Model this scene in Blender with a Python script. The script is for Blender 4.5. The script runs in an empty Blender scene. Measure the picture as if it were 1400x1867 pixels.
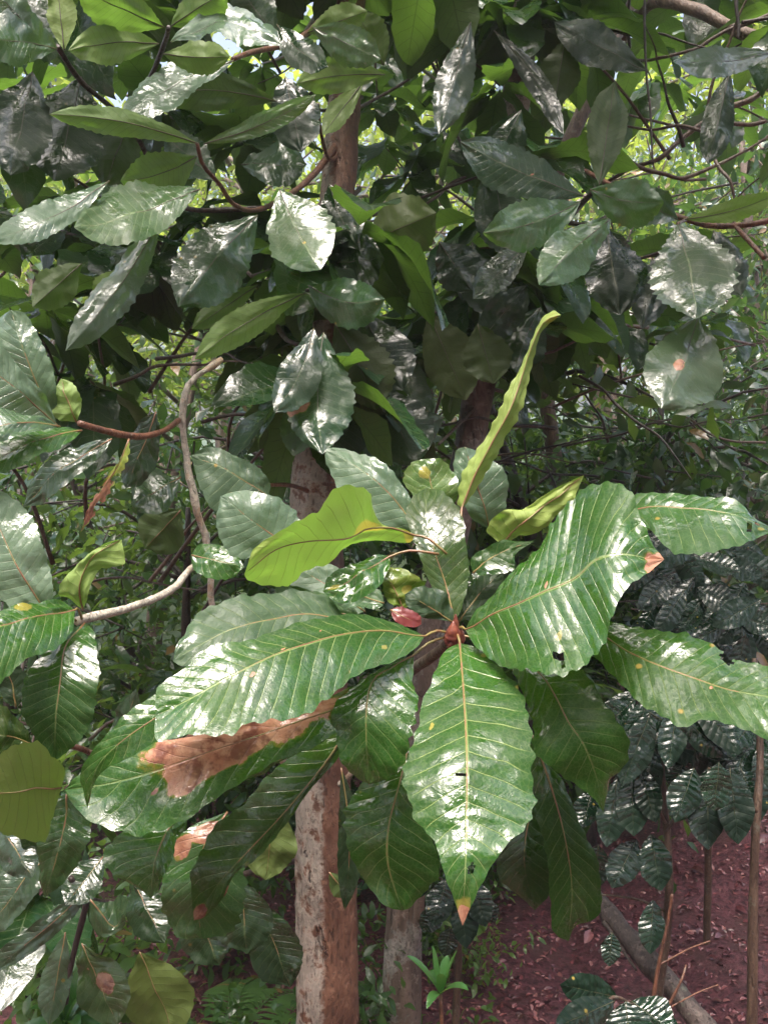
import bpy, math, random
import numpy as np
from mathutils import Vector, Matrix
random.seed(7); RNG = np.random.default_rng(7)
R = math.radians
scene = bpy.context.scene
COL = scene.collection

# ------------------------------------------------------------------ camera
W0, H0 = 1400.0, 1867.0
VF = R(65); F = H0/2/math.tan(VF/2)
PITCH = R(-3)
CAM = np.array([0.0, 0.0, 1.6])
cd = bpy.data.cameras.new('camera'); cam = bpy.data.objects.new('camera', cd); COL.objects.link(cam)
cam.location = CAM; cam.rotation_euler = (R(90)+PITCH, 0, 0)
cd.sensor_fit = 'VERTICAL'; cd.sensor_height = 24; cd.sensor_width = 18; cd.lens = 12/math.tan(VF/2)
cd.clip_start = 0.02; cd.clip_end = 500
scene.camera = cam
cp, sp = math.cos(PITCH), math.sin(PITCH)
def P(x, y, d):
    """a point seen at photograph pixel x, y and d metres in front of the camera"""
    cx = (x-W0/2)/F*d; cz = -(y-H0/2)/F*d
    return np.array([cx, d*cp - cz*sp, d*sp + cz*cp]) + CAM

# ------------------------------------------------------------------ objects
WORLD = {}
def link(o, parent=None, origin=(0, 0, 0)):
    COL.objects.link(o)
    WORLD[o.name] = np.array(origin, float)
    if parent is not None:
        o.parent = parent
        o.location = np.array(origin, float) - WORLD[parent.name]
    else: o.location = origin
    return o
def thing(name, origin, label, cat, group=None, kind=None):
    o = bpy.data.objects.new(name, None); o.empty_display_size = .1
    link(o, None, origin)
    o['label'] = label; o['category'] = cat
    if group: o['group'] = group
    if kind: o['kind'] = kind
    return o
def mesh(name, V, Fc, mats, parent=None, origin=None, uv=None, midx=None, attrs=None, smooth=True):
    V = np.asarray(V, float)
    if origin is None: origin = WORLD[parent.name] if parent is not None else (0, 0, 0)
    me = bpy.data.meshes.new(name)
    V = V - np.asarray(origin)
    Fc = np.asarray(Fc) if not isinstance(Fc, list) else Fc
    if isinstance(Fc, np.ndarray):
        n, k = Fc.shape
        me.vertices.add(len(V)); me.vertices.foreach_set('co', V.ravel())
        me.loops.add(n*k); me.loops.foreach_set('vertex_index', Fc.ravel().astype(np.int32))
        me.polygons.add(n); me.polygons.foreach_set('loop_start', np.arange(0, n*k, k, dtype=np.int32))
        me.update(calc_edges=True)
    else:
        me.from_pydata([tuple(v) for v in V], [], Fc)
    for m in (mats if isinstance(mats, (list, tuple)) else [mats]): me.materials.append(m)
    if uv is not None:
        li = np.zeros(len(me.loops), np.int32); me.loops.foreach_get('vertex_index', li)
        l = me.uv_layers.new(name='UVMap'); l.data.foreach_set('uv', np.asarray(uv, float)[li].ravel())
    if attrs:
        for k_, a in attrs.items():
            at = me.attributes.new(k_, 'FLOAT', 'POINT'); at.data.foreach_set('value', np.asarray(a, float))
    if midx is not None: me.polygons.foreach_set('material_index', np.asarray(midx, np.int32))
    if smooth: me.polygons.foreach_set('use_smooth', np.ones(len(me.polygons), bool))
    me.update()
    o = bpy.data.objects.new(name, me)
    return link(o, parent, origin)

# ------------------------------------------------------------------ noise
def vnoise(p, seed=0):
    """cheap smooth value noise of an (n,3) array"""
    p = np.asarray(p, float); i = np.floor(p).astype(np.int64); f = p - i; f = f*f*(3-2*f)
    def h(a, b, c):
        n = (a*374761393 + b*668265263 + c*2147483647 + seed*974634777) & 0xffffffff
        n = ((n ^ (n >> 13))*1274126177) & 0xffffffff
        return ((n ^ (n >> 16)) & 0xffff)/65535.0
    x, y, z = i[:, 0], i[:, 1], i[:, 2]; r = 0
    for dx in (0, 1):
        for dy in (0, 1):
            for dz in (0, 1):
                w = (f[:, 0] if dx else 1-f[:, 0])*(f[:, 1] if dy else 1-f[:, 1])*(f[:, 2] if dz else 1-f[:, 2])
                r = r + w*h(x+dx, y+dy, z+dz)
    return r*2-1

# ------------------------------------------------------------------ materials
class NT:
    def __init__(s, name):
        s.m = bpy.data.materials.new(name); s.m.use_nodes = True; s.t = s.m.node_tree
        s.t.nodes.clear(); s.out = s.n('ShaderNodeOutputMaterial')
    def n(s, t, **k):
        nd = s.t.nodes.new(t)
        for a, v in k.items(): setattr(nd, a, v)
        return nd
    def put(s, sock, v):
        if isinstance(v, (int, float)): sock.default_value = v
        elif isinstance(v, tuple): sock.default_value = v if len(v) == 4 or sock.type == 'VECTOR' else (*v, 1)
        else: s.t.links.new(v, sock)
    def math(s, op, a, b=0.0, c=None, clamp=False):
        nd = s.n('ShaderNodeMath', operation=op, use_clamp=clamp)
        s.put(nd.inputs[0], a); s.put(nd.inputs[1], b)
        if c is not None: s.put(nd.inputs[2], c)
        return nd.outputs[0]
    def mix(s, f, a, b, blend='MIX'):
        nd = s.n('ShaderNodeMix', data_type='RGBA', blend_type=blend)
        s.put(nd.inputs[0], f); s.put(nd.inputs[6], a); s.put(nd.inputs[7], b)
        return nd.outputs[2]
    def ramp(s, v, a, b):
        nd = s.n('ShaderNodeMapRange', interpolation_type='SMOOTHSTEP'); s.put(nd.inputs[0], v)
        nd.inputs[1].default_value = a; nd.inputs[2].default_value = b
        return nd.outputs[0]
    def noise(s, vec, scale, detail=3, rough=.5, dist=0):
        nd = s.n('ShaderNodeTexNoise'); nd.inputs['Scale'].default_value = scale
        nd.inputs['Detail'].default_value = detail; nd.inputs['Roughness'].default_value = rough
        nd.inputs['Distortion'].default_value = dist
        if vec is not None: s.put(nd.inputs['Vector'], vec)
        return nd.outputs[0]
    def vor(s, vec, scale, feature='F1', out=0):
        nd = s.n('ShaderNodeTexVoronoi', feature=feature); nd.inputs['Scale'].default_value = scale
        s.put(nd.inputs['Vector'], vec); return nd.outputs[out]
    def bump(s, h, dist, strength=1.0, nrm=None):
        nd = s.n('ShaderNodeBump'); s.put(nd.inputs['Height'], h)
        nd.inputs['Distance'].default_value = dist; nd.inputs['Strength'].default_value = strength
        if nrm is not None: s.put(nd.inputs['Normal'], nrm)
        return nd.outputs[0]
    def bsdf(s, col, rough=.5, nrm=None, coat=0, coatr=.1, spec=.5):
        nd = s.n('ShaderNodeBsdfPrincipled'); s.put(nd.inputs['Base Color'], col)
        s.put(nd.inputs['Roughness'], rough); s.put(nd.inputs['Coat Weight'], coat)
        s.put(nd.inputs['Coat Roughness'], coatr); s.put(nd.inputs['Specular IOR Level'], spec)
        if nrm is not None: s.put(nd.inputs['Normal'], nrm); s.put(nd.inputs['Coat Normal'], nrm)
        return nd.outputs[0]
    def mixs(s, f, a, b):
        nd = s.n('ShaderNodeMixShader'); s.put(nd.inputs[0], f); s.put(nd.inputs[1], a); s.put(nd.inputs[2], b)
        return nd.outputs[0]
    def finish(s, sh): s.t.links.new(sh, s.out.inputs[0]); return s.m

def leaf_material(name, dark, light, back, trans, vein, gloss=.22, veink=1.7, tamt=.22, wet=.5, fine=True, quilt=.0012):
    """upper side / underside of a leaf. Object colour: R brightness, raised to paint in backlight, G yellowing, B painted grey sky sheen"""
    t = NT(name)
    uvn = t.n('ShaderNodeUVMap'); sx = t.n('ShaderNodeSeparateXYZ'); t.put(sx.inputs[0], uvn.outputs[0])
    U, V = sx.outputs[0], sx.outputs[1]
    co = t.n('ShaderNodeTexCoord').outputs['Object']
    inf = t.n('ShaderNodeObjectInfo'); sc = t.n('ShaderNodeSeparateColor'); t.put(sc.inputs[0], inf.outputs['Color'])
    rnd = inf.outputs['Random']
    av = t.math('ABSOLUTE', t.math('SUBTRACT', V, .5)); av = t.math('MULTIPLY', av, 2)
    n1 = t.noise(co, 9, 3); n2 = t.noise(co, 60, 4, .6); 
    ph = t.math('SUBTRACT', U, t.math('MULTIPLY', t.math('POWER', av, .9), veink))
    ph = t.math('ADD', ph, t.math('MULTIPLY', t.math('SUBTRACT', n1, .5), .6))
    fr = t.math('ABSOLUTE', t.math('SUBTRACT', t.math('FRACT', ph), .5))      # 0 at the vein
    fade = t.ramp(av, 1.02, .7)
    vmask = t.math('MULTIPLY', t.ramp(fr, .045, .012), fade)
    mrib = t.ramp(av, .035, .012)
    vein_all = t.math('MAXIMUM', vmask, mrib)
    # cross veinlets
    vl = t.ramp(t.vor(co, 190, 'DISTANCE_TO_EDGE'), .12, .02)
    base = t.mix(t.ramp(n1, .3, .7), dark, light)
    base = t.mix(t.math('MULTIPLY', t.ramp(n2, .45, .75), .45), base, t.mix(.5, dark, (0.01, .02, .01)))
    base = t.mix(t.math('MULTIPLY', vl, .12), base, vein)
    base = t.mix(t.math('MULTIPLY', vein_all, t.math('MULTIPLY_ADD', rnd, .35, .4)), base, vein)
    grey = t.mix(.0, (0.15, .20, .16), (0, 0, 0))  # pale sky reflection put into the leaf colour as grey
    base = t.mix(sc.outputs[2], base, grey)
    yel = t.mix(t.ramp(n2, .35, .65), (0.20, .26, .03), (0.34, .33, .05))
    base = t.mix(sc.outputs[1], base, yel)
    # attributes: blemishes
    ay = t.n('ShaderNodeAttribute', attribute_name='yellow').outputs['Fac']
    ab = t.n('ShaderNodeAttribute', attribute_name='brown').outputs['Fac']
    nb = t.noise(co, 45, 4, .65)
    my = t.ramp(t.math('ADD', ay, t.math('MULTIPLY', t.math('SUBTRACT', nb, .5), 1.1)), .42, .62)
    mb = t.ramp(t.math('ADD', ab, t.math('MULTIPLY', t.math('SUBTRACT', nb, .5), .9)), .49, .54)
    base = t.mix(my, base, t.mix(n2, (.30, .27, .06), (.20, .20, .03)))
    dead = t.mix(t.ramp(n2, .3, .7), (.42, .17, .10), (.52, .28, .18))
    dead = t.mix(t.ramp(t.noise(co, 24, 4, .7), .5, .62), dead, (.20, .07, .045))
    base = t.mix(t.math('MULTIPLY', t.ramp(t.math('ADD', ab, t.math('MULTIPLY', t.math('SUBTRACT', nb, .5), .9)), .38, .50), .75), base, (.20, .17, .03))
    base = t.mix(mb, base, dead)
    # little specks
    wn = t.vor(co, 34, 'F1', 0); wc = t.vor(co, 34, 'F1', 1)
    scc = t.n('ShaderNodeSeparateColor'); t.put(scc.inputs[0], wc)
    sp_ = t.math('MULTIPLY', t.ramp(wn, .16, .08), t.ramp(scc.outputs[0], .86, .87))
    base = t.mix(sp_, base, (.30, .22, .05))
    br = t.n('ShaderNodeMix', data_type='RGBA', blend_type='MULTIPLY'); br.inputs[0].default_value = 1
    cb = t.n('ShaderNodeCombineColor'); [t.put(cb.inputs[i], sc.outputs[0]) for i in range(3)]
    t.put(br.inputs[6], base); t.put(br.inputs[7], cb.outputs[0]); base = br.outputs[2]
    isl = t.math('MULTIPLY_ADD', t.n('ShaderNodeNewGeometry').outputs['Random Per Island'], .6, .7); ci = t.n('ShaderNodeCombineColor'); [t.put(ci.inputs[i], isl) for i in range(3)]; base = t.mix(1.0, base, ci.outputs[0], 'MULTIPLY')
    # relief
    h = t.math('MULTIPLY', vein_all, -1.0)
    h = t.math('ADD', h, t.math('MULTIPLY', t.math('POWER', t.math('MULTIPLY', fr, 2), .6), .9))
    b1 = t.bump(h, quilt*.28)
    b1 = t.bump(t.noise(co, 16, 2, .5, .8), .009, .5, b1); b1 = t.bump(t.noise(co, 60, 3, .55, 1.5), .0025, .38, b1)
    if fine:
        drop = t.ramp(t.vor(co, 330), .45, .12)
        b1 = t.bump(t.math('ADD', t.noise(co, 110, 3, .6), t.math('MULTIPLY', drop, .2)), .0008, .45, b1)
    wetm = t.ramp(t.math('ADD', t.noise(co, 8, 2), t.math('MULTIPLY', t.noise(co, 45, 4, .7), .35)), .60, .70)
    rough = t.math('MULTIPLY_ADD', wetm, gloss*.62-.50, .50)
    rough = t.math('ADD', rough, t.math('MULTIPLY', mb, .25))
    up = t.bsdf(base, rough, b1, t.math('MULTIPLY', t.math('MULTIPLY_ADD', wetm, .85, .1), wet), .06, t.math('MULTIPLY_ADD', wetm, .35, .25))
    bk = t.mix(t.ramp(n1, .3, .7), back, tuple(c*.75 for c in back))
    bk = t.mix(t.math('MULTIPLY', vein_all, .5), bk, tuple(c*.45 for c in back))
    bk = t.mix(sc.outputs[1], bk, (.26, .30, .05)); bk = t.mix(mb, bk, dead)
    bk2 = t.n('ShaderNodeMix', data_type='RGBA', blend_type='MULTIPLY'); bk2.inputs[0].default_value = 1
    t.put(bk2.inputs[6], bk); t.put(bk2.inputs[7], cb.outputs[0])
    dn = t.bsdf(bk2.outputs[2], .5, b1, 0, .2, .35)
    geo = t.n('ShaderNodeNewGeometry')
    sh = t.mixs(geo.outputs['Backfacing'], up, dn)
    tr = t.n('ShaderNodeBsdfTranslucent')
    tc = t.mix(t.math('MULTIPLY', vein_all, .6), trans, tuple(c*.3 for c in trans))
    tc = t.mix(my, tc, (.5, .42, .05)); tc = t.mix(mb, tc, (.25, .09, .05))
    tm = t.n('ShaderNodeMix', data_type='RGBA', blend_type='MULTIPLY'); tm.inputs[0].default_value = 1
    t.put(tm.inputs[6], tc); t.put(tm.inputs[7], cb.outputs[0])
    t.put(tr.inputs[0], tm.outputs[2])
    return t.finish(t.mixs(tamt, sh, tr.outputs[0]))

M = {}
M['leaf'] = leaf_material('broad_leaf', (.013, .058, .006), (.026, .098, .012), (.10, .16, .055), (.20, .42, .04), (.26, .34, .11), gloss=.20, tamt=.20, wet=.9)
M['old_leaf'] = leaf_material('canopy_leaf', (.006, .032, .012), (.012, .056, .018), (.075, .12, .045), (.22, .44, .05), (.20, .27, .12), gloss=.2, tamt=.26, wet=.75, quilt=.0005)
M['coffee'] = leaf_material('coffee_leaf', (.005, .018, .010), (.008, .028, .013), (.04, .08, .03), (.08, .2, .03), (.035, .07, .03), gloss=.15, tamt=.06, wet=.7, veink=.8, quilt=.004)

def simple_leaf(name, a, b, trans, tamt, rough=.4, coat=.3, scale=1.5):
    t = NT(name); co = t.n('ShaderNodeTexCoord').outputs['Object']
    geo = t.n('ShaderNodeNewGeometry')
    rp = geo.outputs['Random Per Island']
    f = t.math('ADD', t.math('MULTIPLY', rp, .6), t.math('MULTIPLY', t.noise(co, scale, 2), .5), clamp=True)
    c = t.mix(f, a, b)
    c = t.mix(t.ramp(rp, .975, .98), c, (.22, .12, .04))
    nrm = t.bump(t.noise(co, 45, 3, .6), .006, .6)
    pr = t.bsdf(c, rough, nrm, coat, .15, .5)
    tr = t.n('ShaderNodeBsdfTranslucent'); t.put(tr.inputs[0], t.mix(f, tuple(x*.7 for x in trans), trans))
    return t.finish(t.mixs(tamt, pr, tr.outputs[0]))
M['crown_dark'] = simple_leaf('crown_leaves', (.014, .040, .018), (.035, .085, .030), (.16, .34, .05), .25, .25, .7)
M['crown_mid'] = simple_leaf('shrub_leaves', (.018, .050, .016), (.045, .105, .028), (.28, .46, .06), .34, .32, .4)
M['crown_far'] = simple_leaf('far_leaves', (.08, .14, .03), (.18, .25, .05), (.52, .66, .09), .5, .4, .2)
M['under'] = simple_leaf('undergrowth_leaves', (.05, .11, .03), (.11, .21, .04), (.4, .6, .08), .38, .35, .4)
M['fern'] = simple_leaf('fern_leaf', (.04, .09, .025), (.08, .16, .04), (.3, .5, .08), .25, .4, .2)
M['strap'] = simple_leaf('strap_leaf', (.05, .17, .05), (.09, .24, .06), (.3, .6, .08), .3, .25, .6)

def bark(name, c1, c2, c3, lich, lamt=.5, sc=1.0, side=None, rough=.65):
    t = NT(name); tc = t.n('ShaderNodeTexCoord').outputs['Object']
    mp = t.n('ShaderNodeMapping'); t.put(mp.inputs[0], tc); mp.inputs['Scale'].default_value = (1, 1, .28)
    v = mp.outputs[0]
    n = t.noise(v, 14*sc, 5, .65, .4); n2 = t.noise(tc, 34*sc, 5, .6); n3 = t.noise(tc, 5*sc, 3)
    c = t.mix(t.ramp(n, .35, .65), c1, c2)
    c = t.mix(t.ramp(n2, .55, .7), c, c3)
    lm = t.ramp(t.math('ADD', n3, t.math('MULTIPLY', n2, .55)), .98-lamt*.35, 1.06-lamt*.35)
    if side is not None:
        sx = t.n('ShaderNodeSeparateXYZ'); t.put(sx.inputs[0], tc)
        w = t.ramp(t.math('ADD', sx.outputs[0], t.math('MULTIPLY', t.math('SUBTRACT', n2, .5), .06)), side+.006, side-.006)
        lm = t.math('MULTIPLY', t.math('MAXIMUM', lm, t.math('MULTIPLY', t.ramp(n2, .36, .52), .9)), w)
    c = t.mix(lm, c, t.mix(t.ramp(n2, .4, .6), lich, tuple(x*.62 for x in lich)))
    sp = t.ramp(t.vor(v, 60*sc), .28, .12)
    c = t.mix(t.math('MULTIPLY', t.ramp(t.noise(tc, 70*sc, 4, .7), .55, .65), .55), c, tuple(x*.45 for x in c1)); c = t.mix(t.math('MULTIPLY', sp, .6), c, tuple(x*.4 for x in c1))
    fis = t.math('MULTIPLY', t.ramp(t.noise(v, 26*sc, 4, .7, 1.2), .60, .68), 1.0)
    c = t.mix(t.math('MULTIPLY', fis, .35), c, tuple(x*.3 for x in c1))
    b = t.bump(t.math('ADD', n, t.math('MULTIPLY', fis, -.6)), .022/sc, 1.0)
    b = t.bump(n2, .004/sc, .8, b)
    return t.finish(t.bsdf(c, rough, b, .15, .3))
M['bark1'] = bark('speckled_bark', (.08, .036, .022), (.17, .078, .045), (.23, .12, .075), (.42, .36, .30), .35, 1.0, side=.002)
M['bark2'] = bark('pale_bark', (.11, .075, .058), (.20, .14, .11), (.27, .20, .16), (.36, .32, .28), .6, 1.2)
M['bark3'] = bark('brown_bark', (.09, .06, .045), (.17, .12, .09), (.22, .15, .11), (.28, .25, .2), .3, 1.0)
M['twig_pale'] = bark('pale_twig_bark', (.36, .25, .17), (.52, .40, .29), (.6, .48, .37), (.62, .55, .46), .9, 3.0, rough=.5)
M['twig_red'] = bark('reddish_twig_bark', (.10, .045, .03), (.20, .085, .05), (.24, .12, .07), (.3, .2, .15), .2, 3.0, rough=.4)
M['twig_dark'] = bark('dark_twig_bark', (.022, .015, .012), (.055, .035, .028), (.09, .06, .045), (.12, .1, .085), .3, 3.0, rough=.5)
M['twig_brown'] = bark('brown_twig_bark', (.06, .035, .025), (.12, .075, .05), (.16, .1, .07), (.2, .17, .13), .3, 3.0, rough=.5)
M['log'] = bark('dead_log_bark', (.05, .035, .03), (.11, .08, .07), (.16, .12, .1), (.2, .2, .15), .3, 1.6)

def rib_material():
    t = NT('leaf_midrib'); co = t.n('ShaderNodeTexCoord').outputs['Object']
    c = t.mix(t.ramp(t.noise(co, 60), .35, .65), (.20, .17, .05), (.22, .10, .05))
    return t.finish(t.bsdf(c, .4, None, .3))
M['rib'] = rib_material()
def plain(name, c1, c2, rough=.4, coat=0, sc=30):
    t = NT(name); co = t.n('ShaderNodeTexCoord').outputs['Object']
    n = t.noise(co, sc, 4, .6)
    return t.finish(t.bsdf(t.mix(t.ramp(n, .3, .7), c1, c2), rough, t.bump(n, .002, .6), coat))
M['bud'] = plain('bud_skin', (.10, .02, .018), (.22, .06, .03), .4, .2, 90)
M['redleaf'] = plain('red_young_leaf', (.10, .010, .012), (.17, .03, .025), .4, .3)
M['rib_dark'] = plain('dark_midrib', (.06, .06, .03), (.09, .08, .04))

# ------------------------------------------------------------------ geometry helpers
def spline(pts, n, param=None):
    """Catmull-Rom through pts, n samples even in chord length"""
    p = np.asarray(pts, float)
    if len(p) == 2: return p[0]+(p[1]-p[0])*np.linspace(0, 1, n)[:, None]
    a = np.vstack([2*p[0]-p[1], p, 2*p[-1]-p[-2]])
    d = np.r_[0, np.cumsum(np.linalg.norm(np.diff(p[:, :3], axis=0), axis=1))]; d /= d[-1]
    s = np.linspace(0, 1, n); k = np.clip(np.searchsorted(d, s, side='right')-1, 0, len(p)-2)
    t = ((s-d[k])/(d[k+1]-d[k]+1e-9))[:, None]
    p0, p1, p2, p3 = a[k], a[k+1], a[k+2], a[k+3]
    return .5*((2*p1)+(-p0+p2)*t+(2*p0-5*p1+4*p2-p3)*t*t+(-p0+3*p1-3*p2+p3)*t**3)

def tube_data(pts, rad, seg=8, knob=.0, seed=0):
    p = np.asarray(pts, float); n = len(p)
    rad = np.interp(np.linspace(0, 1, n), np.linspace(0, 1, len(rad)), rad) if hasattr(rad, '__len__') else np.full(n, rad)
    T = np.gradient(p, axis=0); T /= np.linalg.norm(T, axis=1)[:, None]+1e-12
    up = np.array([0, 1, 0.]) if abs(T[0][1]) < .8 else np.array([1., 0, 0])
    V = []
    nrm = np.cross(T[0], up); nrm /= np.linalg.norm(nrm)
    a = np.linspace(0, 2*math.pi, seg, endpoint=False)
    for i in range(n):
        nrm = nrm - T[i]*np.dot(nrm, T[i]); nrm /= np.linalg.norm(nrm)
        b = np.cross(T[i], nrm)
        V.append(p[i] + rad[i]*(np.cos(a)[:, None]*nrm + np.sin(a)[:, None]*b))
    V = np.vstack(V)
    if knob:
        c = np.repeat(p, seg, axis=0)
        k = 1+knob*vnoise(V*np.array([1, 1, .5])/(np.mean(rad)*1.3), seed)+knob*.5*vnoise(V/(np.mean(rad)*.5), seed+3)
        V = c+(V-c)*k[:, None]
    q = []
    for i in range(n-1):
        for j in range(seg):
            q.append((i*seg+j, i*seg+(j+1) % seg, (i+1)*seg+(j+1) % seg, (i+1)*seg+j))
    V = np.vstack([V, p[:1], p[-1:]])
    for j in range(seg):
        q.append((len(V)-2, (j+1) % seg, j, j)); q.append((len(V)-1, (n-1)*seg+j, (n-1)*seg+(j+1) % seg, (n-1)*seg+(j+1) % seg))
    q = [x if len(set(x)) == 4 else x[:3] for x in q]
    return V, q
class MB:
    def __init__(s): s.V = []; s.F = []; s.n = 0
    def add(s, V, Fc):
        s.V.append(np.asarray(V)); s.F += [tuple(int(i)+s.n for i in f) for f in Fc]; s.n += len(V); return s
    def tube(s, pts, rad, seg=8, knob=0, n=None, seed=0):
        p = spline(pts, n or max(6, 6*len(pts))); return s.add(*tube_data(p, rad, seg, knob, seed))
    def build(s, name, mat, parent=None, origin=None): return mesh(name, np.vstack(s.V), s.F, mat, parent, origin)
def px(pts, d=None):
    return [P(*q) if len(q) == 3 else P(q[0], q[1], d) for q in pts]

# ------------------------------------------------------------------ a leaf traced by midrib and margins
LEAFN = [0]
def leaf(parent, mid, L, Rr, side='u', k=.7, fold=.12, wave=.006, quilt=.0007, tone=(1, 0, 0), mat='leaf', patches=(), holes=(),
         nv=11, serr=.06, petiole=None, veink=1.7, nu=None, label=None, name='leaf', seed=None, rib=.0016, ribmat='rib'):
    nv = int(nv*1.35) if mat != 'coffee' else nv
    LEAFN[0] += 1; sd = LEAFN[0] if seed is None else seed
    rg = np.random.default_rng(sd*13+5)
    mid = [tuple(m) for m in mid]
    ln = sum(math.dist(mid[i][:2], mid[i+1][:2]) for i in range(len(mid)-1))
    nu = nu or int(min(96, max(30, ln/5))); nc = 11 if ln > 120 else 8
    m = spline(mid, nu)
    def edge(E, sgn):
        E = [mid[0][:2]] + [tuple(e[:2]) for e in E] + [mid[-1][:2]]
        e = spline(E, nu)
        u = np.linspace(0, 1, nu)
        # teeth and irregular margin
        teeth = serr*(1-2*np.abs(((u*nv*1.0+.3*sgn) % 1)-.25 if False else ((u*nv) % 1)-.5))
        w = e - m[:, :2]
        sc_ = 1+teeth-serr*.5+.045*vnoise(np.c_[u*9, np.full(nu, sd*3.1+sgn), np.zeros(nu)], sd)+.045*vnoise(np.c_[u*30, np.full(nu, sd*3.1+sgn), np.zeros(nu)], sd)
        e = m[:, :2]+w*sc_[:, None]
        dd = m[:, 2] + k*(m[:, 1]-e[:, 1])*m[:, 2]/F + fold*np.linalg.norm(w, axis=1)*m[:, 2]/F
        return np.c_[e, dd]
    eL, eR = edge(L, 0), edge(Rr, 1)
    toP = lambda a: np.array([P(*r) for r in a])
    M3, L3, R3 = toP(m), toP(eL), toP(eR)
    vs = np.linspace(-1, 1, 2*nc+1)
    G = np.zeros((nu, 2*nc+1, 3))
    for j, v in enumerate(vs):
        E = L3 if v < 0 else R3; s = abs(v)
        G[:, j] = M3+(E-M3)*(s if True else s)
    # normals of the grid
    def normals(G):
        du = np.gradient(G, axis=0); dv = np.gradient(G, axis=1); n = np.cross(du, dv)
        return n/(np.linalg.norm(n, axis=2)[:, :, None]+1e-9)
    N = normals(G)
    vd = G.reshape(-1, 3).mean(0)-CAM
    flip = 1
    Nm = N[nu//4:3*nu//4].reshape(-1, 3).mean(0)
    if np.dot(Nm, vd) > 0: flip = -1            # N*flip looks at the camera
    if side == 'd': flip = -flip                # N*flip is the upper side of the leaf
    Nu = N*flip
    u = np.linspace(0, 1, nu)[:, None]; av = np.abs(vs)[None, :]; sg = np.sign(vs)[None, :]
    ph = u*nv - veink*av**.9
    fr = np.abs((ph % 1)-.5)*2
    hw = np.linalg.norm(R3-L3, axis=1)[:, None]/2
    h = quilt*(fr**.7)*np.clip(hw/.04, .2, 1)*np.minimum(1, av*6)
    h += fold*0.0
    # broad ripples stronger towards the margin
    f1, f2 = rg.uniform(2.2, 3.6), rg.uniform(5, 8)
    rip = vnoise(np.stack([u*f1*2.2+0*av, sg*3.3+0*u, np.full((nu, len(vs)), sd*.37)], -1).reshape(-1, 3), 5).reshape(nu, -1)*1.3
    rip = rip+vnoise(np.stack([u*f2*2.6+0*av, sg*3.3+0*u, np.full((nu, len(vs)), sd*.71)], -1).reshape(-1, 3), 6).reshape(nu, -1)*.55
    h = h+wave*av**1.6*rip*np.minimum(1, u*5)
    h += .25*wave*np.sin(2*math.pi*(u*2.3+rg.random()))+.0*av
    xyz = np.stack([u*7+0*av, vs[None, :]*3+0*u, np.full((nu, len(vs)), sd*1.7)], -1).reshape(-1, 3)
    h += (.5*wave*vnoise(xyz, sd)).reshape(nu, -1)
    h = h*np.minimum(1, hw/.018)
    G = G+Nu*h[:, :, None]
    ncol = len(vs); V = G.reshape(-1, 3)
    uv = np.c_[np.repeat(np.linspace(0, 1, nu)*nv, ncol), np.tile(vs*.5+.5, nu)]
    uu = np.repeat(np.linspace(0, 1, nu), ncol); vv = np.tile(vs, nu)
    I = np.arange(nu*ncol).reshape(nu, ncol)
    q = np.stack([I[:-1, :-1], I[1:, :-1], I[1:, 1:], I[:-1, 1:]], -1).reshape(-1, 4)
    if flip < 0: q = q[:, ::-1]
    # holes eaten through the blade (u, v, ru, rv)
    if holes:
        cu, cv = uu[q].mean(1), vv[q].mean(1); keep = np.ones(len(q), bool)
        for (a, b, ra, rb) in holes:
            rr = ((cu-a)/ra)**2+((cv-b)/rb)**2
            rr = rr*(1+.5*vnoise(np.c_[cu*60, cv*20, np.zeros(len(cu))], 4))
            keep &= rr > 1
        q = q[keep]
    br = np.zeros(len(V)); ye = np.zeros(len(V))
    for (kind, a, b, ra, rb) in patches:
        if ra <= .05 and rb < .4: ra, rb = ra*.45, rb*.45
        g = np.clip(1.35-np.sqrt(((uu-a)/ra)**2+((vv-b)/rb)**2)*.85, 0, 1)
        if kind == 'b': br = np.maximum(br, g)
        else: ye = np.maximum(ye, g)
    Fl = [tuple(x) for x in q]; mi = [0]*len(Fl)
    # midrib and petiole as a thin tapering rod
    rp = M3[::3].copy()-0*Nu[::3, nc]
    rp = G[::3, nc]+Nu[::3, nc]*(rib*-.35)
    rr = np.linspace(rib*1.0, rib*.22, len(rp))
    if petiole is not None:
        pp = spline([P(*petiole) if len(petiole) == 3 else np.asarray(petiole), (P(*petiole)*.4+rp[0]*.6)+np.array([0, 0, .006]), rp[0]], 6)[:-1] if len(petiole) == 3 else np.zeros((0, 3))
        rp = np.vstack([pp, rp]); rr = np.r_[np.full(len(pp), rib*1.15), rr]
    tv, tf = tube_data(rp, rr, 5)
    base = len(V); Fl += [tuple(i+base for i in f) for f in tf]; mi += [1]*len(tf)
    V = np.vstack([V, tv]); uv = np.vstack([uv, np.tile([0, .5], (len(tv), 1))])
    o = mesh(name, V, Fl, [M[mat], M[ribmat]], parent, M3[0], uv, mi,
             {'brown': np.r_[br, np.zeros(len(tv))], 'yellow': np.r_[ye, np.zeros(len(tv))]})
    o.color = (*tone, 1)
    if label: o['label'] = label
    return o

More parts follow.
